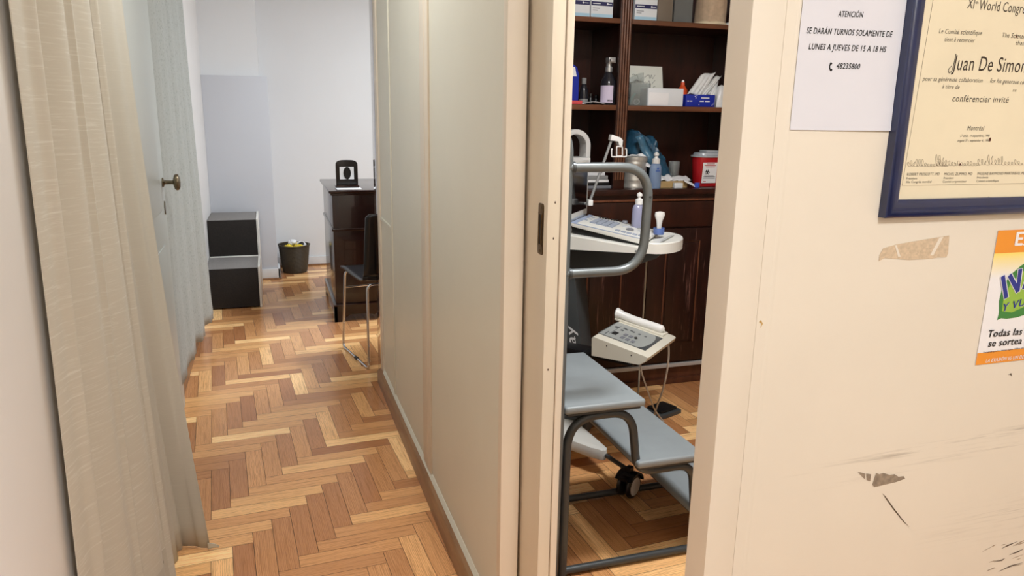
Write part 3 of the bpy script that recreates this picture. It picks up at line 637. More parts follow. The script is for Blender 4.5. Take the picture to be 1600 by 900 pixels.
def S(px, py): p = seen(px, py, 1.058); return (p.x, p.z)
leaf = [S(1558, 500), S(1561, 488), S(1561, 470), S(1566, 450), S(1578, 430), S(1594, 416), S(1612, 404), S(1640, 398), S(1650, 420), S(1645, 450), S(1628, 476), S(1606, 490), S(1588, 496), S(1572, 498), S(1564, 497)]
mb = MB(); pq(mb, leaf, 0, 0.001); lf = mb.build('leaf_emblem', M_GR, t)
mb = MB(); pq(mb, [S(1565, 486), S(1567, 468), S(1578, 444), S(1598, 424), S(1632, 410), S(1636, 430), S(1620, 462), S(1598, 480), S(1580, 488)], 0, 0.0014); mb.build('leaf_light', M_LG, lf)
mb = MB(); YA = 1.0566; YB = 1.0562
def thick(pts, w): return [seen(*p, YA) for p in pts], w
kk = 0
for w, yy, mi in ((0.0068, YA, 1), (0.0050, YB, 0)):
    for pts in ([(1567, 433), (1572, 464)], [(1578, 431), (1590, 454), (1594, 422)], [(1600, 450), (1612, 416), (1626, 448)]):
        P = [seen(*p, yy) for p in pts]
        for i in range(len(P) - 1):
            d = (P[i + 1] - P[i]).normalized(); nrm = Vector((-d.z, 0, d.x)) * w; a = P[i] - d * w * 0.5; b = P[i + 1] + d * w * 0.5
            kk += 1; mb.prism([a - nrm - Vector((0, .00004 * kk, 0)), b - nrm - Vector((0, .00004 * kk, 0)), b + nrm - Vector((0, .00004 * kk, 0)), a + nrm - Vector((0, .00004 * kk, 0))], (0, -0.0003, 0), mi)
line(mb, 'Y VUELTA', 1566, 487, 1640, 466, 12, 1.0570, 0.1, 0.05, 1); line(mb, 'Y VUELTA', 1566, 487, 1640, 466, 12, 1.0560, 0.1, 0.012, 0)
mb.build('leaf_lettering', [M_DB, M_PW], t)
mb = MB(); line(mb, 'EX', 1586, 383.5, 1618, 382, 20, 1.057, 0, 0.03, 0); line(mb, 'LA EVASIÓN ES UN DEL', 1540, 566.5, 1602, 559.5, 5.5, 1.057, 0.2, 0.01, 0); mb.build('white_lettering', M_PW, t)
mb = MB(); line(mb, 'Todas las s', 1544, 527, 1606, 522, 11, 1.057, 0.15, 0.02); line(mb, 'se sortea u', 1544, 542, 1607, 536, 11, 1.057, 0.15, 0.02); line(mb, 'Recuerde que los únicos tiques válidos son', 1536.5, 552, 1600, 544.5, 2.6, 1.057, 0, 0.01); mb.build('black_lettering', M_INK, t)

# ------------------------------------------------------------------ clinic: bookcase over cupboards
M_CASE = wood('dark_bookcase_wood', (34, 15, 11), (66, 32, 22), 0.3, (4, 4, 0.9))
M_CASEL = wood('brown_shelf_edge_wood', (84, 50, 32), (122, 76, 50), 0.35, (0.8, 6, 6))
M_CASEP = wood('fluted_pilaster_wood', (66, 36, 24), (104, 62, 42), 0.32, (6, 6, 0.8))
M_DOOR = wood('scraped_cupboard_wood', (24, 9, 7), (50, 20, 14), 0.3, (5, 5, 0.8), wear=0.85)
M_MOULD = wood('moulding_wood', (92, 52, 34), (120, 72, 48), 0.35)
M_ALU = mat('kick_strip', (196, 196, 196), 0.35, 0.3)
YF = 3.40; YU = 3.45; YB_ = 3.82
bc = thing('bookcase', 'tall dark wooden bookcase with fluted pilaster above scraped cupboard doors', 'bookcase', (1.65, 3.6, 0))
XL, XR = 0.95, 2.44
mb = MB(); mb.box((XL, YF + 0.02, 0.10), (XR, YB_, 1.045)); mb.build('base_cabinet', M_CASE, bc)
mb = MB(); mb.box((XL, YF + 0.03, 0.0), (XR, YB_, 0.10)); mb.box((XL, YF + 0.012, 0.0), (XR, YF + 0.034, 0.032), 0.006); mb.build('plinth', M_CASEP, bc)
MB().box((XL, YF - 0.002, 0.103), (XR, YF + 0.02, 0.124), 0.002).build('kick_strip', M_ALU, bc)
mb = MB(); mb.box((XL - 0.01, YF - 0.005, 1.045), (XR + 0.01, YB_, 1.075), 0.005); mb.build('counter_top', M_CASE, bc)
mb = MB(); mb.box((XL, YF - 0.003, 1.013), (XR, YF + 0.022, 1.023), 0.003); mb.build('waist_moulding', M_MOULD, bc)
for x0, x1 in ((0.97, 1.40), (1.415, 1.85), (1.858, 2.30)):
    d = MB().box((x0, YF, 0.135), (x1, YF + 0.022, 0.868), 0.004).build('door', M_DOOR, bc)
    a, b = x0 + 0.10, x1 - 0.145
    loop = [(a, 0.245), (b, 0.245), (b, 0.862 - 0.02 if False else 0.80), (a, 0.80)]
    mb = MB(); mb.tube([(x, YF - 0.001, z) for x, z in loop], 0.0042, 8, closed=True); mb.build('panel_moulding', M_MOULD, d)
    MB().box((a + 0.012, YF - 0.004, 0.257), (b - 0.012, YF + 0.002, 0.788), 0.0035).build('raised_panel', M_DOOR, d)
MB().box((XL, YF + 0.004, 0.876), (XR, YF + 0.024, 1.01), 0.004).build('apron', M_CASE, bc)
zM0, zM1 = 1.462, 1.487; zU0, zU1 = 1.870, 1.893; ZT = 2.42
xp0, xp1 = seen(963, 170, YU).x, seen(981, 170, YU).x
MB().box((XL, YB_ - 0.012, 1.075), (XR, YB_, ZT)).build('back_board', M_CASE, bc)
for x0, x1 in ((XL, XL + 0.03), (XR - 0.03, XR)): MB().box((x0, YU, 1.075), (x1, YB_ - 0.012, ZT), 0.002).build('side_panel', M_CASE, bc)
mb = MB(); mb.box((xp0 + 0.012, YU + 0.02, 1.075), (xp1 - 0.012, YB_ - 0.012, ZT)); mb.build('divider', M_CASE, bc)
mb = MB(); mb.box((xp0, YU - 0.002, 1.075), (xp1, YU + 0.02, ZT), 0.002)
for k in range(4):
    x = xp0 + (xp1 - xp0) * (0.17 + 0.22 * k); mb.tube([(x, YU - 0.003, 1.12), (x, YU - 0.003, ZT - 0.05)], 0.0048, 8, 1)
mb.build('fluted_pilaster', [M_CASE, M_CASEL], bc)
for x0, x1 in ((XL + 0.03, xp0 + 0.012), (xp1 - 0.012, XR - 0.03)):
    for z0, z1 in ((zM0, zM1), (zU0, zU1)):
        s_ = MB().box((x0, YU + 0.012, z0), (x1, YB_ - 0.012, z1)).build('shelf', M_CASE, bc)
        MB().box((x0, YU, z0), (x1, YU + 0.0118, z1), 0.002).build('shelf_edge', M_CASEL, s_)
MB().box((XL, YU - 0.01, ZT), (XR, YB_, ZT + 0.05), 0.006).build('cornice', M_CASE, bc)

M_CARTON = mat('white_carton', (222, 226, 230), 0.5, var=0.02); M_BAND = mat('navy_print', (32, 34, 84), 0.45); M_LBLUE = mat('light_blue_print', (170, 206, 226), 0.45); M_GREYP = mat('grey_print', (120, 122, 130), 0.5)
def px_box(name, x0, x1, ytop, zb, Y, depth, m, bev=0.003, parent=None, ztop=None):
    a = seen(x0, 100, Y).x if False else None
    zt = ztop if ztop is not None else seen((x0 + x1) / 2, ytop, Y).z
    ym = ytop if ztop is None else 60
    xa, xb = seen(x0, max(ym, 0) + 20, Y).x, seen(x1, max(ym, 0) + 20, Y).x
    return (xa, xb, zt)
def carton(x0, x1, label, ztop, y0=12):
    xa, xb = seen(x0, y0, 3.48).x, seen(x1, y0, 3.48).x
    t = thing('carton', label, 'box', ((xa + xb) / 2, 3.54, zU1), 'white supply boxes on the top shelf')
    MB().box((xa, 3.48, zU1 + 0.0005), (xb, 3.62, ztop), 0.002).build('box_body', M_CARTON, t)
    w = xb - xa
    MB().box((xa + 0.002, 3.4788, zU1 + 0.056), (xb - 0.002, 3.48, zU1 + 0.074)).build('navy_band', M_BAND, t)
    MB().box((xa + 0.002, 3.479, zU1 + 0.002), (xb - 0.002, 3.4801, zU1 + 0.018)).build('pale_blue_band', M_LBLUE, t)
    mb = MB(); mb.box((xa + 0.08 * w, 3.478, zU1 + 0.063), (xa + 0.42 * w, 3.479, zU1 + 0.067)); mb.box((xa + 0.78 * w, 3.478, zU1 + 0.063), (xa + 0.93 * w, 3.479, zU1 + 0.066))
    mb.lathe([(0.0, 0), (0.0045, 0), (0.0045, 0.001), (0, 0.001)], (xa + 0.74 * w, 3.4775, zU1 + 0.065), 10, M=Matrix.Rotation(-PI / 2, 4, 'X')); mb.build('white_print', M_CARTON, t)
    mb = MB()
    for k, f in ((0, 0.40), (1, 0.3)): mb.box((xa + 0.08 * w, 3.4792, zU1 + 0.042 - k * 0.009), (xa + f * w, 3.4801, zU1 + 0.045 - k * 0.009))
    mb.build('grey_print', M_GREYP, t)
carton(880, 922, 'white and navy supply box on the top shelf, leftmost, cut by the door edge', 2.02)
carton(923.5, 958, 'white and navy supply box on the top shelf just left of the fluted pilaster', 2.015)
carton(992, 1027, 'white and navy supply box on the top shelf right of the fluted pilaster', 2.01, 16)
M_KRAFT = mat('brown_grey_board', (120, 108, 94), 0.5); M_ACR = mat('clear_acrylic', (226, 232, 232), 0.08, trans=0.85, alpha=1.0)
M_SMOKE = mat('smoky_plastic', (150, 152, 150), 0.12, trans=0.55)
xa, xb = seen(1028, 18, 3.5).x, seen(1051, 18, 3.5).x
mb = MB(); mb.box((xa, 3.50, zU1 + 0.0005), (xb, 3.66, 2.05), 0.002); mb.box((xb - 0.006, 3.499, zU1 + 0.001), (xb - 0.002, 3.501, 2.05))
tag(mb.build('board_folder', M_KRAFT), 'brown-grey board box standing on the top shelf between carton and clear case', 'box')
t = thing('acrylic_case', 'clear grey acrylic case standing on the top shelf beside the beige cloth', 'case', (seen(1068, 18, 3.5).x, 3.56, zU1))
xa, xb = seen(1053.5, 18, 3.49).x, seen(1082, 18, 3.49).x
mb = MB(); mb.box((xa, 3.49, zU1 + 0.001), (xb, 3.494, 2.03)); mb.box((xa, 3.636, zU1 + 0.001), (xb, 3.64, 2.03)); mb.box((xa, 3.494, zU1 + 0.001), (xa + 0.004, 3.636, 2.03)); mb.box((xb - 0.004, 3.494, zU1 + 0.001), (xb, 3.636, 2.03)); mb.build('case_walls', M_SMOKE, t)
MB().box((xa, 3.49, zU1 + 0.0003), (xb, 3.64, zU1 + 0.004)).build('case_floor', M_SMOKE, t)
mb = MB()
for k in range(6): mb.box((xa + 0.008, 3.50 + k * 0.02, zU1 + 0.0045), (xb - 0.012, 3.503 + k * 0.02, 2.0 - 0.01 * (k % 3)))
mb.build('sheets_inside', mat('grey_sheets', (126, 128, 126), 0.5), t)
# beige folded towel / paper bag
M_TOWEL = mat('beige_towel', (196, 172, 146), 0.95, var=0.12, vscale=40, bump=0.6, bscale=500)
xc = seen(1112, 20, 3.55).x
def lump(cx, cy, zb, rx, ry, h, seed, amp=0.15, pw=2.6, n=40):
    rr = random.Random(seed); ph = [rr.uniform(0, 6.28) for _ in range(8)]
    rings = []
    for j in range(14):
        v = j / 13; k = (1 - v ** pw) ** (1 / pw) if v < 1 else 0.02
        ring = []
        for i in range(n):
            a = 2 * PI * i / n; w = 1 + amp * (math.sin(3 * a + ph[0] + v * 2) * 0.5 + math.sin(5 * a + ph[1] - 3 * v) * 0.4 + math.sin(9 * a + ph[2]) * 0.25)
            ex = 0.75; ca, sa = math.cos(a), math.sin(a)
            ring.append((cx + rx * k * w * math.copysign(abs(ca) ** ex, ca), cy + ry * k * w * math.copysign(abs(sa) ** ex, sa), zb + h * v))
        rings.append(ring)
    return rings
t = thing('folded_towel', 'beige folded cloth bundle at the right end of the top shelf', 'cloth', (xc, 3.56, zU1))
mb = MB(); mb.loft(lump(xc, 3.56, zU1 + 0.012, 0.075, 0.07, 0.17, 2, 0.07, 5.0)); mb.build('upper_fold', M_TOWEL, t)
mb = MB(); mb.loft(lump(xc - 0.004, 3.555, zU1 + 0.0005, 0.083, 0.075, 0.026, 5, 0.05, 3.0)); mb.build('lower_fold', mat('cream_towel', (222, 206, 176), 0.95, bump=0.5, bscale=500), t)
xw = seen(1139, 32, 3.5).x
tag(MB().box((xw - 0.013, 3.49, zU1 + 0.0005), (xw + 0.02, 3.53, zU1 + 0.016), 0.003).build('small_box', M_CARTON), 'tiny white box at the far right of the top shelf next to the beige cloth', 'box')

# middle shelf, left bay
def sx(px, py, Y): return seen(px, py, Y).x
def sz(px, py, Y): return seen(px, py, Y).z
Zm = zM1 + 0.0005
M_BLUE = mat('blue_plastic', (24, 44, 158), 0.4); M_RED = mat('red_carton', (208, 74, 78), 0.5); M_GLASS = mat('dark_bottle', (40, 40, 46), 0.12); M_GREYC = mat('grey_cap', (140, 142, 142), 0.4)
t = thing('red_box', 'flat red box on the middle shelf under the blue container', 'box', (sx(897, 160, 3.5), 3.52, zM1))
xr_ = sx(910, 160, 3.47); MB().box((xr_ - 0.13, 3.47, Zm), (xr_, 3.56, sz(900, 157, 3.47)), 0.003).build('box_body', M_RED, t)
zr = sz(900, 157, 3.47)
t = thing('blue_container', 'blue container with white label standing on the red box', 'container', (sx(895, 130, 3.5), 3.51, zr))
xb_ = sx(904, 130, 3.49); zt = sz(900, 101, 3.49)
mb = MB(); mb.prism([(xb_ - 0.10, 3.485, zr + 0.0005), (xb_, 3.485, zr + 0.0005), (xb_, 3.485, zt - 0.05), (xb_ - 0.012, 3.485, zt - 0.012), (xb_ - 0.03, 3.485, zt), (xb_ - 0.10, 3.485, zt)], (0, 0.06, 0), bev=0.003); mb.build('body', M_BLUE, t)
MB().prism([(xb_ - 0.09, 3.484, zt - 0.055), (xb_ - 0.014, 3.484, zt - 0.055), (xb_ - 0.024, 3.484, zt - 0.012), (xb_ - 0.09, 3.484, zt - 0.012)], (0, -0.001, 0)).build('white_label', M_WHP, t)
def bottle(name, label, px0, px1, ytop, zb, Y, m, prof, capm, capprof, group=None, extra=None):
    """round bottle: prof and capprof are (radius fraction, height fraction)"""
    ym = (ytop + 165) / 2; xa, xb = sx(px0, ym, Y), sx(px1, ym, Y); r = (xb - xa) / 2; h = sz((px0 + px1) / 2, ytop, Y) - zb; c = ((xa + xb) / 2, Y, zb)
    t = thing(name, label, 'bottle', c, group)
    MB().lathe([(0, 0.0005)] + [(r * a, max(0.0005, h * b)) for a, b in prof], c, 22).build('body', m, t)
    MB().lathe([(r * a, h * b) for a, b in capprof] + [(0, h * capprof[-1][1])], c, 18).build('cap', capm, t)
    return t, c, r, h
t, c, r, h = bottle('medicine_bottle', 'dark bottle with grey cap on the middle shelf beside the blue container', 905.5, 918.5, 122, zM1, 3.56, M_GLASS, [(0.95, 0), (1, .05), (1, .45), (.85, .6), (.5, .75), (.45, .78)], M_GREYC, [(.5, .78), (.52, .79), (.52, 1.0)])
MB().lathe([(r * 1.01, h * .08), (r * 1.01, h * .22)], c, 22, caps=False).build('label_band', M_GREYC, t)
for i, (p0, p1, yt) in enumerate(((919, 926, 146), (927.5, 934.5, 148))):
    bottle('small_bottle', ('small black bottle behind the white paper, nearer the grey-capped bottle', 'small black bottle behind the white paper, nearer the spray bottle')[i], p0, p1, yt, zM1, 3.6, M_BLK, [(0.95, 0), (1, .05), (1, .6), (.7, .7)], M_BLK, [(.72, .7), (.72, .98), (.6, 1.0)], 'small dark bottles on the middle shelf')
t, c, r, h = bottle('spray_bottle', 'dark spray bottle with silver trigger head and lavender label on the middle shelf', 939, 962, 90, zM1, 3.5, M_GLASS, [(0.92, 0), (1, .03), (1, .40), (.9, .50), (.62, .62), (.36, .70), (.34, .72)], mat('silver_cap', (188, 190, 192), 0.25, 0.6), [(.46, .70), (.46, .80), (.36, .81), (.34, .90)])
mb = MB(); mb.box((c[0] - r * .35, 3.47, zM1 + h * .88), (c[0] + r * .55, 3.515, zM1 + h), 0.004); mb.box((c[0] - r * .3, 3.455, zM1 + h * .9), (c[0] + r * .3, 3.472, zM1 + h * .97), 0.002); mb.build('trigger_head', MATS['silver_cap'], t)
M_LAV = mat('lavender_label', (206, 196, 220), 0.5)
mb = MB(); mb.grid(lambda a, b: (c[0] + r * 1.015 * math.cos(PI * (1.02 + 0.56 * a)), c[1] + r * 1.015 * math.sin(PI * (1.02 + 0.56 * a)), zM1 + h * (.05 + .36 * b)), 12, 2); lb = mb.build('label', M_LAV, t)
mb = MB()
for k in range(5): mb.box((c[0] - r * (.42 - .16 * k), c[1] - r * 1.03, zM1 + h * .075), (c[0] - r * (.42 - .16 * k) + r * .08, c[1] - r * 0.94, zM1 + h * .11))
mb.build('barcode', M_INK, lb)
xa = sx(909, 163, 3.47); xb = sx(944, 163, 3.47)
mb = MB(); mb.grid(lambda a, b: (xa + (xb - xa) * a, 3.455 + 0.07 * b, Zm + 0.003 + 0.011 * math.sin(a * PI) * (1 - b * 0.5)), 12, 4); tag(mb.build('paper_slip', M_WHP, solid=0.0015), 'curled white paper slip on the middle shelf in front of the small bottles', 'paper')

# middle shelf, right bay
t = thing('greeting_card', 'white card with handwriting leaning against the back of the middle shelf', 'card', (sx(1010, 140, 3.6), 3.6, zM1))
xa, xb = sx(984, 130, 3.6), sx(1036, 130, 3.6); zt = sz(1010, 103, 3.6)
card = [(xa, 3.58, Zm), (xb, 3.58, Zm), (xb, 3.62, zt), (xa, 3.62, zt)]
MB().prism(card, (0, 0.004, 0)).build('card_sheet', mat('card_white', (216, 218, 210), 0.6, var=0.02), t)
mb = MB(); R_ = random.Random(8)
for row, zf in enumerate((0.72, 0.58, 0.44)):
    pts = [(xa + (xb - xa) * (0.08 + 0.036 * i), 3.579 + 0.04 * (zf) , Zm + (zt - Zm) * (zf + R_.uniform(-.07, .08) * (1 if i % 2 else -1))) for i in range(20)]
    mb.tube(smooth_path(pts, 4), 0.0009, 5)
mb.build('handwriting', mat('grey_ink', (92, 96, 96), 0.6), t)
t = thing('acrylic_holder', 'clear acrylic holder with small tools on the middle shelf in front of the card', 'holder', (sx(1000, 150, 3.5), 3.5, zM1))
xa, xb = sx(984, 150, 3.48), sx(1015, 150, 3.48); zt = sz(1000, 130, 3.48)
mb = MB(); mb.box((xa, 3.475, Zm), (xb, 3.479, zt)); mb.box((xa, 3.55, Zm), (xb, 3.554, zt + 0.03)); mb.box((xb - 0.004, 3.479, Zm), (xb, 3.55, zt)); mb.box((xa, 3.479, Zm), (xa + 0.004, 3.55, zt)); mb.box((xa + .004, 3.479, Zm), (xb - .004, 3.55, Zm + 0.003))
mb.prism([(xb - 0.075, 3.552, zt + 0.03), (xb - 0.002, 3.552, zt + 0.03), (xb - 0.002, 3.552, zt + 0.055), (xb - 0.03, 3.552, zt + 0.05)], (0, 0.003, 0)); mb.build('holder_walls', M_ACR, t)
M_TEAL = mat('pale_teal_plastic', (150, 196, 190), 0.4)
tag(MB().tube([(xa + 0.008, 3.51, Zm + 0.006), (xa + 0.035, 3.515, Zm + 0.045), (xa + 0.05, 3.52, Zm + 0.06)], [0.008, 0.006, 0.004], 8).build('applicator', M_TEAL), 'pale teal plastic applicator inside the clear holder', 'applicator')
tag(MB().tube([(xa + 0.05 + 0.014 * math.cos(a * PI / 9), 3.50 + 0.0005 * a, Zm + 0.018 + 0.014 * math.sin(a * PI / 9)) for a in range(18)], 0.003, 6, closed=True).build('finger_ring', M_WHP), 'small white ring standing inside the clear holder', 'ring')
t = thing('white_box', 'plain white low box on the middle shelf before the orange bottle', 'box', (sx(1040, 150, 3.5), 3.51, zM1))
xa, xb = sx(1012.5, 152, 3.465), sx(1067.5, 152, 3.465); zt = sz(1040, 138, 3.465)
MB().box((xa, 3.465, Zm), (xb, 3.55, zt), 0.002).build('box_body', M_CARTON, t)
MB().box((xa + 0.006, 3.4645, Zm + 0.004), (xa + (xb - xa) * .58, 3.4652, Zm + (zt - Zm) * .75), 0.0002).build('front_flap', M_WHP, t)
M_ORANGE = mat('orange_plastic', (220, 84, 40), 0.35)
bottle('dropper_bottle', 'orange bottle with pointed white tip between the white box and blue glove box', 1059, 1073, 125, zM1, 3.58, M_ORANGE, [(0.95, 0), (1, .04), (1, .62), (.6, .74), (.42, .78), (.38, .92)], M_WHP, [(.3, .92), (.2, .99), (.1, 1.0)])
t = thing('glove_box', 'blue printed box with an open top on the middle shelf at right', 'box', (sx(1095, 155, 3.5), 3.51, zM1))
xa, xb = sx(1071.5, 157, 3.47), sx(1117, 157, 3.47); zt = sz(1095, 148, 3.47); xm_ = sx(1085, 157, 3.47)
MB().box((xa, 3.47, Zm), (xb, 3.57, zt), 0.002).build('box_body', M_BLUE, t)
mb = MB(); R_ = random.Random(3)
for (u0, u1, v0) in ((.52, .80, .70), (.48, .62, .42), (.66, .82, .42), (.05, .12, .42), (.15, .22, .42)):
    mb.box((xa + (xb - xa) * u0, 3.4694, Zm + (zt - Zm) * v0), (xa + (xb - xa) * u1, 3.4701, Zm + (zt - Zm) * (v0 + .08)))
for u0, v0 in ((.30, .82), (.36, .88), (.33, .70), (.93, .2), (.96, .32), (.90, .12), (.45, .15)):
    mb.box((xa + (xb - xa) * u0, 3.4694, Zm + (zt - Zm) * v0), (xa + (xb - xa) * u0 + .004, 3.4701, Zm + (zt - Zm) * v0 + .004))
mb.build('white_print', M_WHP, t)
M_SACH = mat('white_sachet', (224, 226, 226), 0.25, var=0.05, vscale=30, bump=0.5, bscale=60)
for i, (q, lb) in enumerate((
    ([(1074, 147), (1096, 149), (1124, 112), (1100, 117)], 'long white sterile sachet lying slantwise on the blue box, leftmost'),
    ([(1088, 150), (1104, 148), (1133, 118), (1122, 120)], 'white sterile sachet on the blue box behind the leftmost sachet'),
    ([(1103, 150), (1117, 150), (1128, 126), (1120, 128)], 'narrow white sachet standing on the right of the blue box'))):
    Yq = 3.50 + 0.012 * i; P = [seen(*p, Yq) for p in q]
    for p in P[2:]: p.y += 0.03
    P[0].z = max(P[0].z, zt + 0.0); P[1].z = max(P[1].z, zt)
    def fnq(a, b, P=P): 
        p = (P[0] * (1 - a) + P[1] * a) * (1 - b) + (P[3] * (1 - a) + P[2] * a) * b
        return p + Vector((0, -0.006 * math.sin(a * PI) * math.sin(b * PI) - 0.002 * math.sin(a * 25), 0.004 * math.sin(a * PI * 2)))
    mb = MB(); mb.grid(fnq, 14, 10); tag(mb.build('sterile_sachet', M_SACH, solid=0.004), lb, 'sachet', 'sterile sachets on the blue box')
cx = sx(1126, 150, 3.52)
mb = MB(); mb.loft(lump(cx, 3.52, Zm, 0.036, 0.04, 0.115, 9, 0.16, 2.2)); tag(mb.build('gauze_bundle', M_SACH), 'crumpled white gauze bundle at the right end of the middle shelf', 'gauze')

# counter
Zc = 1.0755
M_STEEL = mat('brushed_steel', (196, 194, 188), 0.36, 0.6, var=0.1, vscale=30)
t = thing('steel_canister', 'round steel canister with dark emblem on the counter by the fluted pilaster', 'canister', (sx(991, 270, 3.52), 3.52, 1.075))
xa, xb = sx(973, 270, 3.52), sx(1008, 270, 3.52); r = (xb - xa) / 2; cx = (xa + xb) / 2; h = sz(990, 244, 3.52) - Zc
MB().lathe([(0, 0.0), (r * 1.03, 0.0), (r * 1.03, .012), (r, .016), (r, h * .22), (r * 1.02, h * .24), (r, h * .27), (r, h * .75), (r * 1.02, h * .78), (r, h * .8), (r, h)], (cx, 3.52, Zc), 30).build('body', M_STEEL, t)
MB().lathe([(r * 1.03, h * .86), (r * 1.04, h * .92), (r * .9, h), (0.0, h * 1.03)], (cx, 3.52, Zc), 30).build('lid', M_STEEL, t)
mb = MB(); mb.prism([(cx + .004 + .014 * math.cos(a * PI / 8), 3.52 - r - 0.001, Zc + h * .52 + .010 * math.sin(a * PI / 8)) for a in range(16)], (0, 0.004, 0)); mb.build('emblem', M_INK, t)
P = [(1000, 262), (1017, 262), (1010, 240), (996, 246)]
def crinkle(name, label, cat, pts, Y, m, bulge=0.02, seed=1, group=None, back=0.05):
    P = [seen(*p, Y) for p in pts]; P[2].y += back; P[3].y += back; rr = random.Random(seed); ph = [rr.uniform(0, 6) for _ in range(6)]
    def f(a, b):
        p = (P[0] * (1 - a) + P[1] * a) * (1 - b) + (P[3] * (1 - a) + P[2] * a) * b
        return p + Vector((0.004 * math.sin(9 * b + ph[0]), -bulge * math.sin(PI * a) * math.sin(PI * (0.1 + .8 * b)) - 0.006 * math.sin(13 * a + 5 * b + ph[1]) - 0.004 * math.sin(21 * b + 8 * a + ph[2]), 0.003 * math.sin(11 * a + ph[3])))
    mb = MB(); mb.grid(f, 20, 20); o = mb.build(name, m, solid=0.003); return tag(o, label, cat, group)
crinkle('white_cloth', 'white wipe draped over the right rim of the steel canister', 'cloth', [(996, 256), (1018, 262), (1011, 241), (986, 244)], 3.47, M_WHP, 0.012, 3)
M_BAG = mat('teal_blue_bag', (44, 84, 110), 0.32, var=0.3, vscale=25, bump=0.6, bscale=40)
t = thing('blue_bag', 'crumpled teal-blue plastic bag slumped behind the gel bottle on the counter', 'bag', (sx(1015, 240, 3.6), 3.62, 1.075))
pts2 = [(979, 240), (981, 212), (988, 202), (996, 206), (1010, 214), (1018, 212), (1024, 230), (1034, 246), (1042, 262), (1046, 290), (1015, 294), (1006, 262), (996, 246)]
cen = Vector((0, 0, 0)); PP = [seen(*p, 3.62) for p in pts2]
for p in PP: cen += p / len(PP)
rings = []
for k, (s_, dy) in enumerate(((0.25, -0.075), (0.6, -0.062), (0.85, -0.045), (1.0, -0.01), (0.98, 0.04), (0.7, 0.06))):
    Q = smooth_path(PP + [PP[0]], 4)[:-1]; R_ = random.Random(k)
    rings.append([cen + (q - cen) * s_ * (1 + 0.05 * math.sin(i * 1.3 + k * 1.7)) + Vector((0, dy + 0.012 * math.sin(i * 0.9 + k * 2.1), 0)) for i, q in enumerate(Q)])
for rg in rings:
    for p in rg: p.z = max(p.z, Zc)
mb = MB(); mb.loft(rings); mb.build('bag_body', M_BAG, t, sharp=60)
t2 = MB(); Pf = [seen(992, 214, 3.53), seen(1003, 210, 3.53), seen(1030, 262, 3.5), seen(1018, 268, 3.5)]
t2.grid(lambda a, b: (Pf[0] * (1 - a) + Pf[1] * a) * (1 - b) + (Pf[3] * (1 - a) + Pf[2] * a) * b + Vector((0, -0.012 * math.sin(PI * a) - 0.006 * math.sin(b * 12), 0)), 8, 16); t2.build('bag_fold', mat('pale_teal_bag', (70, 112, 138), 0.3, var=0.2, vscale=30), t, solid=0.003)
M_GEL = mat('blue_gel', (150, 176, 214), 0.12, trans=0.35); M_WPL = mat('white_plastic', (232, 232, 230), 0.3, var=0.02)
def gel_bottle(c, r, h, label, m):
    t = thing('gel_bottle', label, 'bottle', c)
    MB().lathe([(0, 0.0), (.92 * r, 0.0), (r, h * .03), (r, h * .45), (.96 * r, h * .58), (.75 * r, h * .66), (.45 * r, h * .69)], c, 24, sy=.75).build('body', m, t)
    cap = MB().lathe([(.60 * r, h * .68), (.60 * r, h * .80), (.48 * r, h * .82), (.36 * r, h * .83)], c, 18).build('cap', M_WPL, t)
    MB().lathe([(.28 * r, h * .83), (.24 * r, h * .88), (.42 * r, h * .90), (.40 * r, h * .95), (.2 * r, h * .985), (0, h)], c, 16).build('nozzle', M_WPL, cap)
    return t
xa, xb = sx(1015, 270, 3.44), sx(1033, 270, 3.44); cb = ((xa + xb) / 2, 3.44, Zc); hb = sz(1025, 237, 3.44) - Zc
t = gel_bottle(cb, (xb - xa) / 2, hb, 'clear blue gel bottle with white cap on the counter before the teal-blue bag', M_GEL)
M_BPR = mat('blue_print', (50, 90, 170), 0.5)
mb = MB(); write(mb, 'gel', (cb[0] - .012, 3.44 - (xb - xa) * .385, Zc + hb * .44), EX, EZ, .022, .012) if False else mb.box((cb[0] - .012, 3.44 - (xb - xa) * .385, Zc + hb * .47), (cb[0] + .012, 3.44 - (xb - xa) * .37, Zc + hb * .50)); mb.box((cb[0] - .006, 3.44 - (xb - xa) * .385, Zc + hb * .53), (cb[0] + .006, 3.44 - (xb - xa) * .37, Zc + hb * .57)); mb.build('blue_print', M_BPR, t)
M_CARD = mat('tan_cardboard', (176, 148, 100), 0.7)
xa, xb = sx(1031, 288, 3.45), sx(1074, 288, 3.45)
t = thing('cardboard_tray', 'shallow tan cardboard tray of papers on the counter right of the gel bottle', 'tray', ((xa + xb) / 2, 3.5, 1.075))
mb = MB(); mb.box((xa, 3.45, Zc), (xb, 3.56, Zc + .004)); mb.box((xa, 3.45, Zc + .004), (xb, 3.454, Zc + .034)); mb.box((xa, 3.556, Zc + .004), (xb, 3.56, Zc + .034)); mb.box((xa, 3.454, Zc + .004), (xa + .004, 3.556, Zc + .034)); mb.box((xb - .004, 3.454, Zc + .004), (xb, 3.556, Zc + .034)); mb.build('tray_body', M_CARD, t)
for i, (x0, y0, x1, y1, lb) in enumerate(((1032, 274, 1048, 284, 'crumpled white wrapper at the left end of the tan tray'), (1044, 280, 1062, 286, 'flat white slip lying across the tan tray'), (1058, 276, 1074, 284, 'folded white leaflet at the right end of the tan tray'))):
    a = seen(x0, y1, 3.47); b = seen(x1, y0, 3.5)
    mb = MB(); mb.grid(lambda u, v: (a.x + (b.x - a.x) * u + .008 * v, 3.46 + .07 * v, Zc + .036 + (b.z - a.z) * .75 * v + .006 * math.sin(u * 9 + i * 2) * (1 if i == 0 else .3)), 10, 6)
    tag(mb.build('paper_slip', M_WHP, solid=0.002), lb, 'paper', 'white papers in the tan tray')
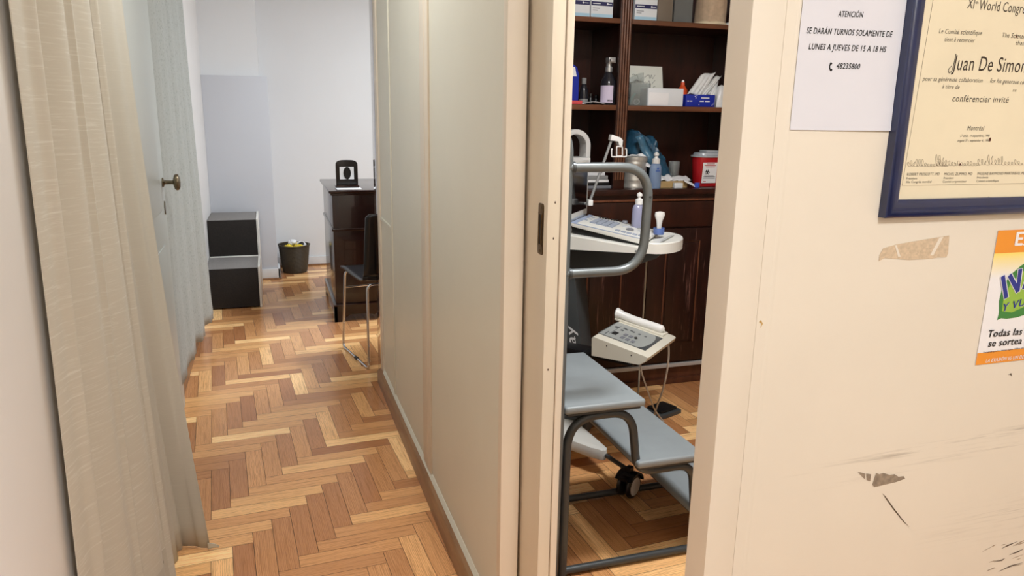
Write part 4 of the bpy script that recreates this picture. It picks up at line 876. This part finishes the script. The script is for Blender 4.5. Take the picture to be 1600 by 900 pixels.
a = [seen(1068, 282, 3.44), seen(1085, 291, 3.44)]
mb = MB(); mb.grid(lambda u, v: (a[0].x + (a[1].x - a[0].x) * u, 3.445 - .02 * v + 0.0, Zc + .002 + (a[0].z - Zc) * (1 - u) * .8 + .016 * (1 - v)), 8, 3); tag(mb.build('paper_strip', M_WHP, solid=0.0015), 'white paper strip sliding off the tan tray towards the red container', 'paper')
xa, xb = sx(1045, 262, 3.6), sx(1061, 262, 3.6); zt = sz(1053, 252, 3.6)
t = thing('clear_cup', 'small clear plastic cup on the counter behind the tan tray', 'cup', ((xa + xb) / 2, 3.6, 1.075)); r = (xb - xa) / 2; hc_ = zt - Zc
MB().lathe([(0, .001), (r * .8, .001), (r * .84, .006), (r, hc_), (r * .94, hc_), (r * .78, .008), (0, .008)], ((xa + xb) / 2, 3.6, Zc), 24).build('cup_wall', M_ACR, t)
MB().lathe([(0, .009), (r * .76, .009), (r * .8, hc_ * .25), (0, hc_ * .25)], ((xa + xb) / 2, 3.6, Zc), 20).build('amber_contents', mat('amber', (196, 158, 70), 0.3), t)
xa, xb = sx(1054, 290, 3.425), sx(1067, 290, 3.425)
tag(MB().box((xa, 3.425, Zc), (xb, 3.445, sz(1060, 286, 3.425)), 0.002).build('small_box', M_CARTON), 'small white cube box at the counter edge in front of the tan tray', 'box')
p = seen(1089, 290, 3.43)
tag(MB().lathe([(0, 0), (.013, 0), (.014, .004), (.013, .026), (0, .027)], (p.x, 3.43, Zc), 18).build('bottle_cap', mat('bright_blue_cap', (52, 84, 190), 0.35)), 'bright blue cap lying by the foot of the red sharps container', 'cap')
# sharps container
M_SHARP = mat('red_sharps_plastic', (176, 28, 34), 0.25); M_LID = mat('frosted_lid', (200, 206, 214), 0.25, trans=0.3)
Ys = 3.54; xa, xb = sx(1081, 270, Ys), sx(1128, 270, Ys); cx = (xa + xb) / 2; r = (xb - xa) / 2 * .92; zt = sz(1102, 246, Ys - .05); h = zt - Zc
t = thing('sharps_container', 'red sharps container with clear lid and white hazard label on the counter', 'container', (cx, Ys, 1.075))
def rr_ring(cx, cy, z, a, b, n=36, e=.75): return [(cx + a * math.copysign(abs(math.cos(2 * PI * i / n)) ** e, math.cos(2 * PI * i / n)), cy + b * math.copysign(abs(math.sin(2 * PI * i / n)) ** e, math.sin(2 * PI * i / n)), z) for i in range(n)]
MB().loft([rr_ring(cx, Ys, Zc, r * .86, .046), rr_ring(cx, Ys, Zc + .006, r * .88, .048), rr_ring(cx, Ys, zt - .006, r, .058), rr_ring(cx, Ys, zt, r, .058)]).build('body', M_SHARP, t)
lid = MB().loft([rr_ring(cx, Ys, zt, r * 1.08, .064), rr_ring(cx, Ys, zt + .008, r * 1.09, .065), rr_ring(cx, Ys, zt + .010, r * .95, .056), rr_ring(cx, Ys, zt + .022, r * .9, .052), rr_ring(cx, Ys, zt + .024, r * .85, .048)]).build('lid', M_LID, t)
MB().box((cx - r * .45, Ys - .04, zt + .024), (cx + r * .5, Ys + .03, zt + .036), .004).build('lid_flap', M_LID, lid)
la, lb_ = sx(1097, 275, Ys - .056), sx(1119, 275, Ys - .056); zl0, zl1 = sz(1107, 286, Ys - .056), sz(1107, 254, Ys - .056)
yl0, yl1 = Ys - .0525, Ys - .0600
lbl = MB().prism([(la, yl0, zl0), (lb_, yl0, zl0), (lb_, yl1, zl1), (la, yl1, zl1)], (0, -.001, 0)).build('hazard_label', M_WHP, t)
def lq(u, v): return Vector((la + (lb_ - la) * u, yl0 + (yl1 - yl0) * v - .0016, zl0 + (zl1 - zl0) * v))
mb = MB(); c0 = lq(.33, .54)
for k in range(3):
    a0 = PI / 2 + k * 2 * PI / 3; q = c0 + Vector((.0075 * math.cos(a0), 0, .0075 * math.sin(a0)))
    mb.tube([q + Vector((.0065 * math.cos(a0 + .5 + i * 5.28 / 12), 0, .0065 * math.sin(a0 + .5 + i * 5.28 / 12))) for i in range(13)], .0022, 6)
mb.tube([c0 + Vector((.005 * math.cos(i * PI / 6), 0, .005 * math.sin(i * PI / 6))) for i in range(12)], .0012, 6, closed=True); mb.build('hazard_symbol', M_INK, lbl)
mb = MB()
for v, u0, u1 in ((.30, .1, .9), (.22, .1, .9), (.34, .15, .8)): a = lq(u0, v); b = lq(u1, v); mb.box((a.x, a.y - .0006, a.z), (b.x, a.y + .0006, a.z + .003))
mb.build('grey_print', M_GREYP, lbl)
mb = MB()
for v, u0, u1 in ((.93, .25, .8), (.85, .1, .9), (.78, .2, .85), (.07, .1, .3)): a = lq(u0, v); b = lq(u1, v); mb.box((a.x, a.y - .0006, a.z), (b.x, a.y + .0006, a.z + .0028))
mb.build('red_print', M_SHARP, lbl)
# counter, left bay
t = thing('headband_magnifier', 'white arch-shaped medical band on a white base on the counter at left', 'device', (sx(903, 240, 3.6), 3.6, 1.075))
Yq = 3.55; cx, cz = sx(900, 230, Yq), sz(900, 228, Yq); ro = sx(923, 228, Yq) - cx
zb_ = sz(905, 246, Yq)
def arc(r): return [(cx + r * math.cos(a), cz + r * math.sin(a) * 1.02) for a in [PI - i * PI / 16 for i in range(17)]]
o_, i_ = arc(ro), arc(ro * .70)
mb = MB(); mb.prism([(x, Yq, z) for x, z in [(cx - ro, zb_)] + o_ + [(cx + ro, zb_)] + [(cx + ro * .7, zb_)] + i_[::-1] + [(cx - ro * .7, zb_)]], (0, .09, 0), bev=.003); mb.build('arch', M_WPL, t)
MB().box((cx - ro, Yq - .01, zb_ - .05), (cx + ro * .98, Yq + .10, zb_), .006).build('base', M_WPL, t)
MB().box((cx - ro * .9, Yq, Zc), (cx + ro * .9, Yq + .09, zb_ - .05), .004).build('foot', M_GREYC, t)
xa = sx(922, 280, 3.5)
zz = Zc
for i, (w, dpt, hh, m, lb) in enumerate(((.125, .10, .014, M_GREYP, 'grey folder at the bottom of the small stack on the counter'), (.115, .09, .016, M_BLK, 'black book second from the bottom of the counter stack'), (.11, .09, .012, M_WHP, 'white booklet in the middle of the counter stack'), (.105, .085, .02, M_GREYC, 'grey box near the top of the counter stack'))):
    mb = MB(); mb.box((xa - .04, 3.47, zz), (xa - .04 + w + .02, 3.47 + dpt, zz + hh), .0015); zz += hh + .0006
    tag(mb.build('booklet', m), lb, 'booklet', 'stack of booklets on the counter')
t = thing('white_carton', 'white printed carton topmost on the small counter stack', 'box', (xa, 3.5, zz))
MB().box((xa - .03, 3.475, zz), (xa + .07, 3.54, zz + .052), .002).build('box_body', M_CARTON, t)
mb = MB(); mb.box((xa + .035, 3.4744, zz + .012), (xa + .055, 3.4752, zz + .03)); mb.box((xa + .0, 3.4744, zz + .016), (xa + .025, 3.4752, zz + .019)); mb.build('grey_print', M_GREYP, t)

# ------------------------------------------------------------------ portable ultrasound machine on its cart
th = math.radians(-40); KU = Vector((math.cos(th), math.sin(th), 0)); KV = Vector((-math.sin(th), math.cos(th), 0)); K0 = Vector((1.19, 2.865, 0))
def kp(u, v, z): return K0 + KU * u + KV * v + Vector((0, 0, z))
MK = Matrix(((KU.x, KV.x, 0, K0.x), (KU.y, KV.y, 0, K0.y), (0, 0, 1, 0), (0, 0, 0, 1)))
M_GWH = mat('device_white', (226, 226, 220), 0.35, var=0.015); M_DKG = mat('dark_grey_plastic', (66, 70, 72), 0.45, var=0.05); M_SCREEN = mat('black_screen', (8, 8, 10), 0.12); M_BGREY = mat('blue_grey_keys', (150, 160, 178), 0.45); M_KEY = mat('pale_keys', (198, 202, 208), 0.4)
cart = thing('equipment_cart', 'white-topped medical cart with dark grey column and caster behind the step stool', 'cart', (1.25, 2.9, 0))
# tray: straight sides, rounded nose towards the user
out = [(-0.04, -0.03), (0.335, -0.03), (0.345, -0.022)]
nose = [(0.345 + 0.10 * math.sin(a), 0.135 - 0.16 * math.cos(a)) for a in [i * PI / 14 for i in range(15)]]
outl = [(-0.04, -0.028), (0.30, -0.028)] + nose + [(0.30, 0.298), (-0.04, 0.298)]
def ztop(u): return 0.957 - 0.033 * min(max(u, 0), .315) / .315 + (0.022 * min(1, max(0, (u - .325) / .02)))
def zbot(u): return 0.890 + 0.012 * max(0, min(u, .34)) / .34
rings = [[kp(u, v, zbot(u)) for u, v in outl], [kp(u, v, ztop(u) - .004) for u, v in outl], [kp(u * .992 + .001, .135 + (v - .135) * .985, ztop(u)) for u, v in outl]]
tray = MB().loft(rings, sharp if False else 0).build('tray', M_GWH, cart, sharp=30)
MB().box((0.285, -0.0295, 0.904), (0.318, -0.0283, 0.913), M=MK).build('name_plate', M_GREYC, tray)
mb = MB(); mb.prism([kp(0.37, .04, .9475), kp(0.385, .04, .9475), kp(0.40, .2, .9475), kp(0.385, .2, .9475)], (0, 0, .0015)); mb.build('tray_groove', mat('shadow_grey', (186, 188, 186), 0.4), tray)
MB().prism([kp(-.06, .06, .888), kp(.37, .06, .884), kp(.355, .06, .868), (kp(.24, .06, .818)), kp(.01, .06, .768), kp(-.06, .06, .768)], KV * .15, bev=.004).build('support_arm', M_DKG, cart)
col_ = MB().prism([kp(-.12, .05, .78), kp(.012, .05, .78), kp(.02, .05, .70), kp(.06, .05, .40), kp(.085, .05, .14), kp(-.06, .05, .14)], KV * .16, bev=.006).build('column', M_DKG, cart)
mb = MB(); write(mb, 'mindray', kp(.060, .0485, .225), Vector((KU.x * -.13, KU.y * -.13, 1)), (-KU), .315, .042, 0, .012, 0, -KV); mb.build('lettering', mat('white_print', (220, 222, 224), 0.4), col_)
MB().box((-.10, .0, .06), (.11, .26, .14), .012, M=MK).build('base_hub', M_DKG, cart)
MB().prism([(1.222, 2.528, .072), (1.243, 2.522, .072), (1.256, 2.545, .072), (1.252, 2.62, .072), (1.235, 2.88, .072), (1.12, 2.93, .072), (1.11, 2.69, .072), (1.19, 2.565, .072)], (0, 0, .05), bev=.014).build('foot', M_GWH, cart)
for i, (x, y) in enumerate(((1.46, 2.72), (1.02, 3.02), (1.36, 3.28))):
    hub = kp(0.0, .13, .1); e = Vector((x, y, .1)); d = (e - hub).normalized(); n = Vector((-d.y, d.x, 0)); L_ = (e - hub).length
    rings = []
    for k in range(13):
        s_ = k / 12; w = .034 * (1 - .25 * s_) * (1 if k < 10 else math.sqrt(max(0.0, 1 - ((k - 9) / 3.02) ** 2))); q = hub + d * (L_ * s_)
        rings.append([q + n * w + Vector((0, 0, -.012)), q + n * w * 1.0 + Vector((0, 0, .012)), q + n * w * .6 + Vector((0, 0, .028)), q - n * w * .6 + Vector((0, 0, .028)), q - n * w + Vector((0, 0, .012)), q - n * w + Vector((0, 0, -.012))])
    MB().loft(rings).build('foot', M_GWH, cart)
def caster(pos, ang, link):
    p = Vector(pos); A = Matrix.Translation(p) @ Matrix.Rotation(ang, 4, 'Z')
    def q(x, y, z): return A @ Vector((x, y, z))
    root = None
    mb = MB()
    for sx_ in (-.02, .02):
        mb.lathe([(0, -.009), (.042, -.009), (.048, -.005), (.05, 0), (.048, .005), (.042, .009), (0, .009)], (0, 0, 0), 28, M=A @ Matrix.Translation((sx_, 0, .05)) @ RY)
    w = mb.build('caster_wheel', M_BLK, cart)
    mb = MB()
    for sx_ in (-.0305, .0305): mb.lathe([(0, -.0015), (.032, -.0015), (.036, 0), (.032, .0015), (0, .0015)], (0, 0, 0), 24, M=A @ Matrix.Translation((sx_, 0, .05)) @ RY)
    mb.build('hub_disc', mat('silver_disc', (206, 206, 204), 0.4, 0.0), w)
    mb = MB(); hood = [(.057 * math.cos(a), .05 + .057 * math.sin(a)) for a in [i * PI * .72 / 12 + .25 for i in range(13)]]
    inn = [(.051 * math.cos(a), .05 + .051 * math.sin(a)) for a in [i * PI * .72 / 12 + .25 for i in range(13)]][::-1]
    mb.prism([q(-.036, y, z) for y, z in hood + inn], A.to_3x3() @ Vector((.072, 0, 0))); mb.box((-.012, -.015, .09), (.012, .015, .125), .003, M=A); mb.box((-.02, -.055, .085), (.02, -.02, .098), .003, M=A)
    mb.build('caster_hood', M_BLK, w)
    mb = MB(); mb.tube([q(0, 0, .108), Vector(link)], .009, 10); mb.build('caster_arm', M_DKG, w)
caster((1.262, 2.36, 0), -1.0, (1.242, 2.53, .095)); caster((1.52, 2.66, 0), 1.1, (1.46, 2.72, .105)); caster((.98, 3.13, 0), 2.2, (1.02, 3.01, .105)); caster((1.40, 3.30, 0), 2.9, (1.36, 3.27, .105))
# bracket shelf that carries the therapy unit
FL = Vector((1.193, 2.604, .5)); D1 = Vector((.655, -.756, 0)).normalized(); D2 = Vector((.756, .655, 0)).normalized()
def dp(a, b, z): return FL + D1 * a + D2 * b + Vector((0, 0, z))
MD = Matrix(((D1.x, D2.x, 0, FL.x), (D1.y, D2.y, 0, FL.y), (0, 0, 1, .5), (0, 0, 0, 1)))
mb = MB(); mb.box((-.06, .03, -.022), (.165, .26, -.006), .004, M=MD); mb.box((-.32, .06, -.03), (-.05, .14, -.008), .004, M=MD); mb.build('lower_shelf', M_BLK, cart)
# the machine itself
us = thing('ultrasound_scanner', 'white portable ultrasound scanner with open black screen on the cart tray', 'ultrasound machine', tuple(kp(.15, .14, .96)))
def kz(u): return 1.0 - .048 * u / .318
mb = MB(); mb.prism([kp(0, 0, kz(0)), kp(.318, 0, kz(.318)), kp(.318, 0, kz(.318) - .014), kp(.30, 0, kz(.30) - .021), kp(.01, 0, kz(0) - .016), kp(0, 0, kz(0) - .010)], KV * .285, bev=.0025); kb_ = mb.build('keyboard_base', M_GWH, us)
mb = MB(); mb.prism([kp(.004, .012, kz(0) - .016), kp(.30, .012, kz(.30) - .020), kp(.29, .012, ztop(.29) + .0006), kp(.004, .012, ztop(.004) + .0006)], KV * .26); mb.build('underside', M_BLK, us)
def kbox(mb, u0, u1, v0, v1, hh, mi=0):
    mb.prism([kp(u0, v0, kz(u0) + .0003), kp(u1, v0, kz(u1) + .0003), kp(u1, v1, kz(u1) + .0003), kp(u0, v1, kz(u0) + .0003)], (0, 0, hh), mi)
mb = MB(); kbox(mb, .0, .318, .0, .012, .0008); kbox(mb, .0, .02, .012, .28, .0008); mb.build('blue_edge', mat('pale_blue_edge', (158, 172, 200), 0.4), kb_)
for k in range(8): MB().lathe([(0, .006), (.0042, .006), (.005, .004), (.005, 0)], kp(.056 + k * .0125, .262 + k * .0022, kz(.056 + k * .0125)), 12).build('function_key', M_BLK, kb_)
for k in range(4):
    mb = MB(); kbox(mb, .056 + k * .026, .056 + k * .026 + .022, .095, .232, .0035); st_ = mb.build('key_block', M_BGREY, kb_)
    mb = MB()
    for j in range(1, 8): kbox(mb, .056 + k * .026, .056 + k * .026 + .022, .095 + j * .017 - .0007, .095 + j * .017 + .0007, .004)
    mb.build('key_gap', M_KEY, st_)
for u, v, r, m, hh in ((.168, .268, .013, M_GREYP, .012), (.222, .258, .012, M_GREYP, .012), (.246, .285 - .012, .008, M_KEY, .003), (.190, .19, .014, M_KEY, .004), (.222, .135, .017, M_GREYP, .007), (.262, .165, .013, M_KEY, .004), (.205, .20, .010, M_KEY, .004), (.285, .20, .011, M_KEY, .004), (.215, .165, .009, M_KEY, .004), (.245, .21, .009, M_GREYC, .004)):
    MB().lathe([(r, 0), (r, hh * .7), (r * .85, hh), (0, hh)], kp(u, v, kz(u)), 20).build('knob' if hh > .01 else ('trackball' if hh == .007 else 'round_key'), m, kb_)
for u, v in ((.188, .061), (.214, .057), (.238, .057), (.262, .058), (.286, .06)):
    mb = MB(); kbox(mb, u - .009, u + .009, v - .012, v + .012, .0035); mb.build('square_key', M_BGREY, kb_)
mb = MB()
for u, v in ((.008, .06), (.008, .10), (.022, .13), (.03, .17), (.012, .19), (.028, .22), (.012, .24)): kbox(mb, u, u + .012, v, v + .016, .0012)
mb.build('marks', M_BGREY, kb_)
sc_ = MB().box((-.034, -.008, 1.004), (-.012, .284, 1.243), .004, M=MK).build('screen_housing', M_GWH, us)
MB().box((-.0122, .006, 1.030), (-.0112, .266, 1.225), M=MK).build('screen_glass', M_SCREEN, sc_)
mb = MB(); mb.tube([kp(-.02, .03, 1.0), kp(-.02, .26, 1.0)], .011, 12); mb.build('hinge', M_BGREY, us)
# probe cable holder: slanting rod with white hooked head
hold = thing('cable_holder', 'slanting grey rod with a white hooked cable-holder head beside the black screen', 'cable holder', tuple(seen(923, 312, 3.0)))
a = seen(922, 314, 3.0); b = seen(955, 220, 3.0)
MB().tube([a, b], .0062, 10).build('rod', M_GREYC, hold); MB().box((a.x - .012, a.y - .012, a.z - .02), (a.x + .010, a.y + .012, a.z + .006), .003).build('clamp', M_WPL, hold)
MB().tube([Vector((a.x - .004, a.y, a.z - .012)), kp(-.03, .27, 1.05)], .006, 8).build('clamp_arm', M_WPL, hold)
hp = [seen(*q, 3.0) for q in ((952, 219), (954, 210), (968, 215), (971.5, 219), (970.5, 228), (965.5, 227), (964, 221))]
MB().prism([p - Vector((0, .014, 0)) for p in hp], (0, .028, 0), bev=.002).build('head', M_WPL, hold)
def rr_loop(x0, x1, y0, y1, Y): return fillet([seen((x0 + x1) / 2, y0, Y), seen(x0, y0, Y), seen(x0, y1, Y), seen(x1, y1, Y), seen(x1, y0, Y), seen((x0 + x1) / 2 + .01, y0, Y)], .006, 4)
MB().tube(rr_loop(963.5, 972.5, 229, 244, 2.99), .0028, 8).build('hook_loop', M_WPL, hold)
MB().tube(fillet([seen(957, 233, 2.99), seen(955.5, 233, 2.99), seen(955.5, 245, 2.99), seen(979, 245, 2.99), seen(979, 233, 2.99), seen(977, 232, 2.99)], .006, 4), .003, 8).build('hook_bracket', M_WPL, hold)
# things standing on the tray
M_LGEL = mat('lavender_gel', (172, 174, 204), 0.15, trans=0.25)
cbt = kp(.232, .245, 0); zt_ = .953
mb = MB(); 
t = gel_bottle((cbt.x, cbt.y, 0.953), .030, .165, 'lavender gel squeeze bottle with white cap standing behind the keyboard', M_LGEL)
pc = kp(.335, .19, .948); t = thing('probe', 'white ultrasound probe standing head up in a blue cup on the tray nose', 'probe', tuple(pc))
MB().lathe([(0, .001), (.021, .001), (.023, .004), (.024, .03), (.022, .03), (.02, .006), (0, .006)], pc, 22).build('cup', mat('clear_blue_cup', (120, 150, 220), 0.2, trans=.5), t)
MB().lathe([(.009, .008), (.010, .04), (.013, .06), (.019, .075), (.021, .085), (.019, .096), (0, .100)], pc, 20, sx=1.1, sy=.7).build('probe_body', M_WPL, t)
# long beige cable
M_CABLE = mat('beige_cable', (170, 160, 142), 0.5)
x_ = seen(1004, 510, 2.90).x
tag(MB().tube([(x_, 2.90, .889), (x_ + .001, 2.902, .6), (x_ - .002, 2.90, .3), (x_, 2.90, .005), (x_ + .01, 2.95, .005), (x_ + .0, 3.1, .005)], .0042, 8).build('cable', M_CABLE), 'beige cable hanging straight down from the cart tray to the floor', 'cable')

# therapy unit
M_CRM = mat('cream_device', (216, 212, 198), 0.38, var=0.02); M_PLATE = mat('grey_panel', (158, 162, 160), 0.4); M_PANELD = mat('dark_panel_edge', (70, 74, 76), 0.4)
tu = thing('therapy_unit', 'cream therapy unit with sloping grey button panel on the bracket behind the upper step', 'medical device', tuple(FL))
def pz(a): return .082 - .043 * a / .236
prof_ = lambda b: [dp(-.004, b, 0), dp(.205, b, 0), dp(.232, b, .020), dp(.238, b, pz(.238) - .003), dp(.230, b, pz(.230)), dp(.004, b, pz(.004)), dp(-.006, b, .072)]
inset = lambda R_, s: [p + (sum(R_, Vector()) / len(R_) - p) * s for p in R_]
bdy = MB().loft([inset(prof_(0), .035), prof_(.008), prof_(.318), inset(prof_(.33), .06)]).build('housing', M_CRM, tu, sharp=30)
def tbox(mb, a0, a1, b0, b1, h0, h1): mb.prism([dp(a0, b0, pz(a0) + h0), dp(a1, b0, pz(a1) + h0), dp(a1, b1, pz(a1) + h0), dp(a0, b1, pz(a0) + h0)], (0, 0, h1 - h0))
mb = MB(); tbox(mb, .0, .206, .052, .25, .0002, .0012); pe = mb.build('panel_edge', M_PANELD, tu)
mb = MB(); tbox(mb, .005, .165, .056, .246, .0012, .0022)
mb.prism([dp(.165 + .03 * math.sin(PI * i / 12), .151 - .095 * math.cos(PI * i / 12), pz(.165 + .03 * math.sin(PI * i / 12)) + .0012) for i in range(13)], (0, 0, .001)); mb.build('button_panel', M_PLATE, pe)
for u, v in ((.088, .134), (.110, .136), (.090, .095), (.113, .092), (.137, .090)):
    mb = MB(); tbox(mb, u - .007, u + .007, v - .012, v + .012, .0022, .0042); mb.build('button', M_GREYP, pe)
mb = MB(); tbox(mb, .040, .060, .095, .130, .0022, .0036); mb.build('display', M_INK, pe)
MB().lathe([(0, .006), (.006, .006), (.007, 0)], dp(.131, .136, pz(.131) + .0022), 14).build('knob', M_INK, pe)
mb = MB()
for u, v, du, dv in ((.018, .175, .018, .02), (.022, .07, .004, .04), (.062, .19, .010, .012), (.080, .196, .010, .012), (.092, .19, .010, .014), (.118, .19, .010, .014), (.05, .165, .012, .014), (.05, .195, .012, .014), (.034, .09, .002, .12), (.145, .19, .010, .012)): tbox(mb, u, u + du, v, v + dv, .0022, .0027)
mb.build('dark_print', M_PANELD, pe)
mb = MB()
for a_, z_ in ((.065, .042), (.17, .022)): mb.lathe([(0, 0), (.003, 0), (.003, .001), (0, .001)], dp(a_, -.0015, z_ + .012), 10, M=Matrix.Rotation(-PI / 2, 4, 'X'))
mb.build('screw', M_INK, tu)
hz = lambda a: pz(a) + .019
hpts = [dp(-.028, .285, hz(-.028) + .006), dp(-.015, .287, hz(-.015) + .006), dp(.02, .29, hz(.02) + .003), dp(.06, .293, hz(.06)), dp(.11, .297, hz(.11)), dp(.165, .30, hz(.165)), dp(.185, .302, hz(.185) - .002), dp(.19, .302, hz(.19) - .003)]
hd = MB().tube(smooth_path(hpts, 5), [(.012 + .011 * min(1, k / 3.0)) if k < 4 else (.024 - .0015 * (k - 4) if k < 9 else (.0175 if k < 28 else max(.006, .0175 - .002 * (k - 28)))) for k in range(36)], 18).build('handpiece', M_WPL, tu)
mb = MB(); tbox(mb, -.02, .20, .265, .325, .0, .006); mb.build('handpiece_cradle', M_CRM, tu)
ce = dp(.19, .302, hz(.19) - .003)
w = [ce] + [seen(px, py, Y) for px, py, Y in ((1041, 526, 2.66), (1045, 545, 2.66), (1043, 575, 2.68), (1036, 608, 2.74), (1026, 636, 2.85), (1021, 652, 2.95))]
w[-1].z = .02
MB().tube(smooth_path(w, 8), .0042, 8).build('handpiece_cord', mat('white_cord', (206, 204, 198), 0.45), tu)
w = [dp(.19, .06, .01), seen(1001, 575, 2.56), seen(1010, 605, 2.62), seen(1022, 638, 2.8), seen(1030, 650, 2.92), seen(1037, 660, 2.95)]
w[-1].z = max(.006, w[-1].z); w[-2].z = max(.008, w[-2].z)
MB().tube(smooth_path(w, 8), .0036, 8).build('power_cord', MATS['white_cord'], tu)
t = thing('foot_pedal', 'dark grey foot pedal lying on the parquet by the white cords', 'pedal', (1.80, 3.04, 0))
A_ = Matrix.Translation((1.80, 3.06, 0)) @ Matrix.Rotation(.35, 4, 'Z')
MB().box((-.075, -.06, .0005), (.075, .06, .022), .006, M=A_).build('base', M_DKG, t); MB().box((-.06, -.045, .022), (.06, .05, .036), .008, M=A_).build('treadle', M_BLK, t)

# ------------------------------------------------------------------ grey steel step stool with handrail
M_GTUBE = mat('grey_painted_steel', (74, 78, 80), 0.34, 0.25, var=0.05, vscale=12); M_HRAIL = mat('grey_handrail', (112, 118, 120), 0.3, 0.3, var=0.05, vscale=12); M_GTREAD = mat('grey_rubber_tread', (144, 152, 156), 0.42, var=0.05, vscale=9, bump=0.12, bscale=30)
ss = thing('step_platform', 'grey steel three-step medical stool with handrail inside the clinic doorway', 'step stool', (1.15, 2.15, 0))
Yf_, Yb_ = 1.955, 2.375
def tread(x0, x1, z):
    mb = MB(); mb.box((x0, 1.925, z - .024), (x1, 2.41, z), .009, seg=3); tr = mb.build('tread', M_GTREAD, ss)
    MB().box((x0 + .012, 1.937, z - .034), (x1 - .012, 2.398, z - .0235)).build('tread_pan', M_GTUBE, tr)
tread(.806, 1.074, .590); tread(1.060, 1.300, .378); tread(1.285, 1.53, .168)
for y in (Yf_, Yb_):
    path = fillet([(.826, y, .004), (.826, y, .543), (1.042, y, .543), (1.072, y, .330), (1.275, y, .330), (1.30, y, .120), (1.49, y, .120), (1.50, y, .004)], {1: .11, 2: .075, 3: .06, 4: .06, 5: .05, 6: .04}, 8)
    MB().tube(path, .0138, 14).build('side_frame', M_GTUBE, ss)
    MB().tube([(.826, y, .018), (1.497, y, .018)], .0125, 12).build('floor_rail', M_GTUBE, ss)
for x, z in ((.826, .30), (.90, .5425), (1.16, .330), (1.40, .12)):
    MB().tube([(x, Yf_, z), (x, Yb_, z)], .0115, 12).build('cross_rail', M_GTUBE, ss)
hr = MB(); yh = 1.938
hr.tube(fillet([(.793, yh + .012, .004), (.793, yh, .5), (.793, yh, 1.37), (.755, yh, 1.43), (.70, yh, 1.44)], .05, 6), .0135, 14)
hr.tube(fillet([(.793, yh, 1.300), (1.047, yh, 1.300), (1.040, yh, .998), (.793, yh, .998)], .095, 9), .0138, 14)
hr.build('handrail', M_HRAIL, ss)
mb = MB()
for z in (1.300, .998): mb.lathe([(.0165, -.004), (.0165, .004)], (.808, yh, z), 14, M=RY)
mb.lathe([(0, 0), (.004, 0), (.004, .002), (0, .002)], (1.045, yh - .0145, 1.215), 10, M=Matrix.Rotation(PI / 2, 4, 'X')); mb.build('weld_collar', M_GTUBE, ss)
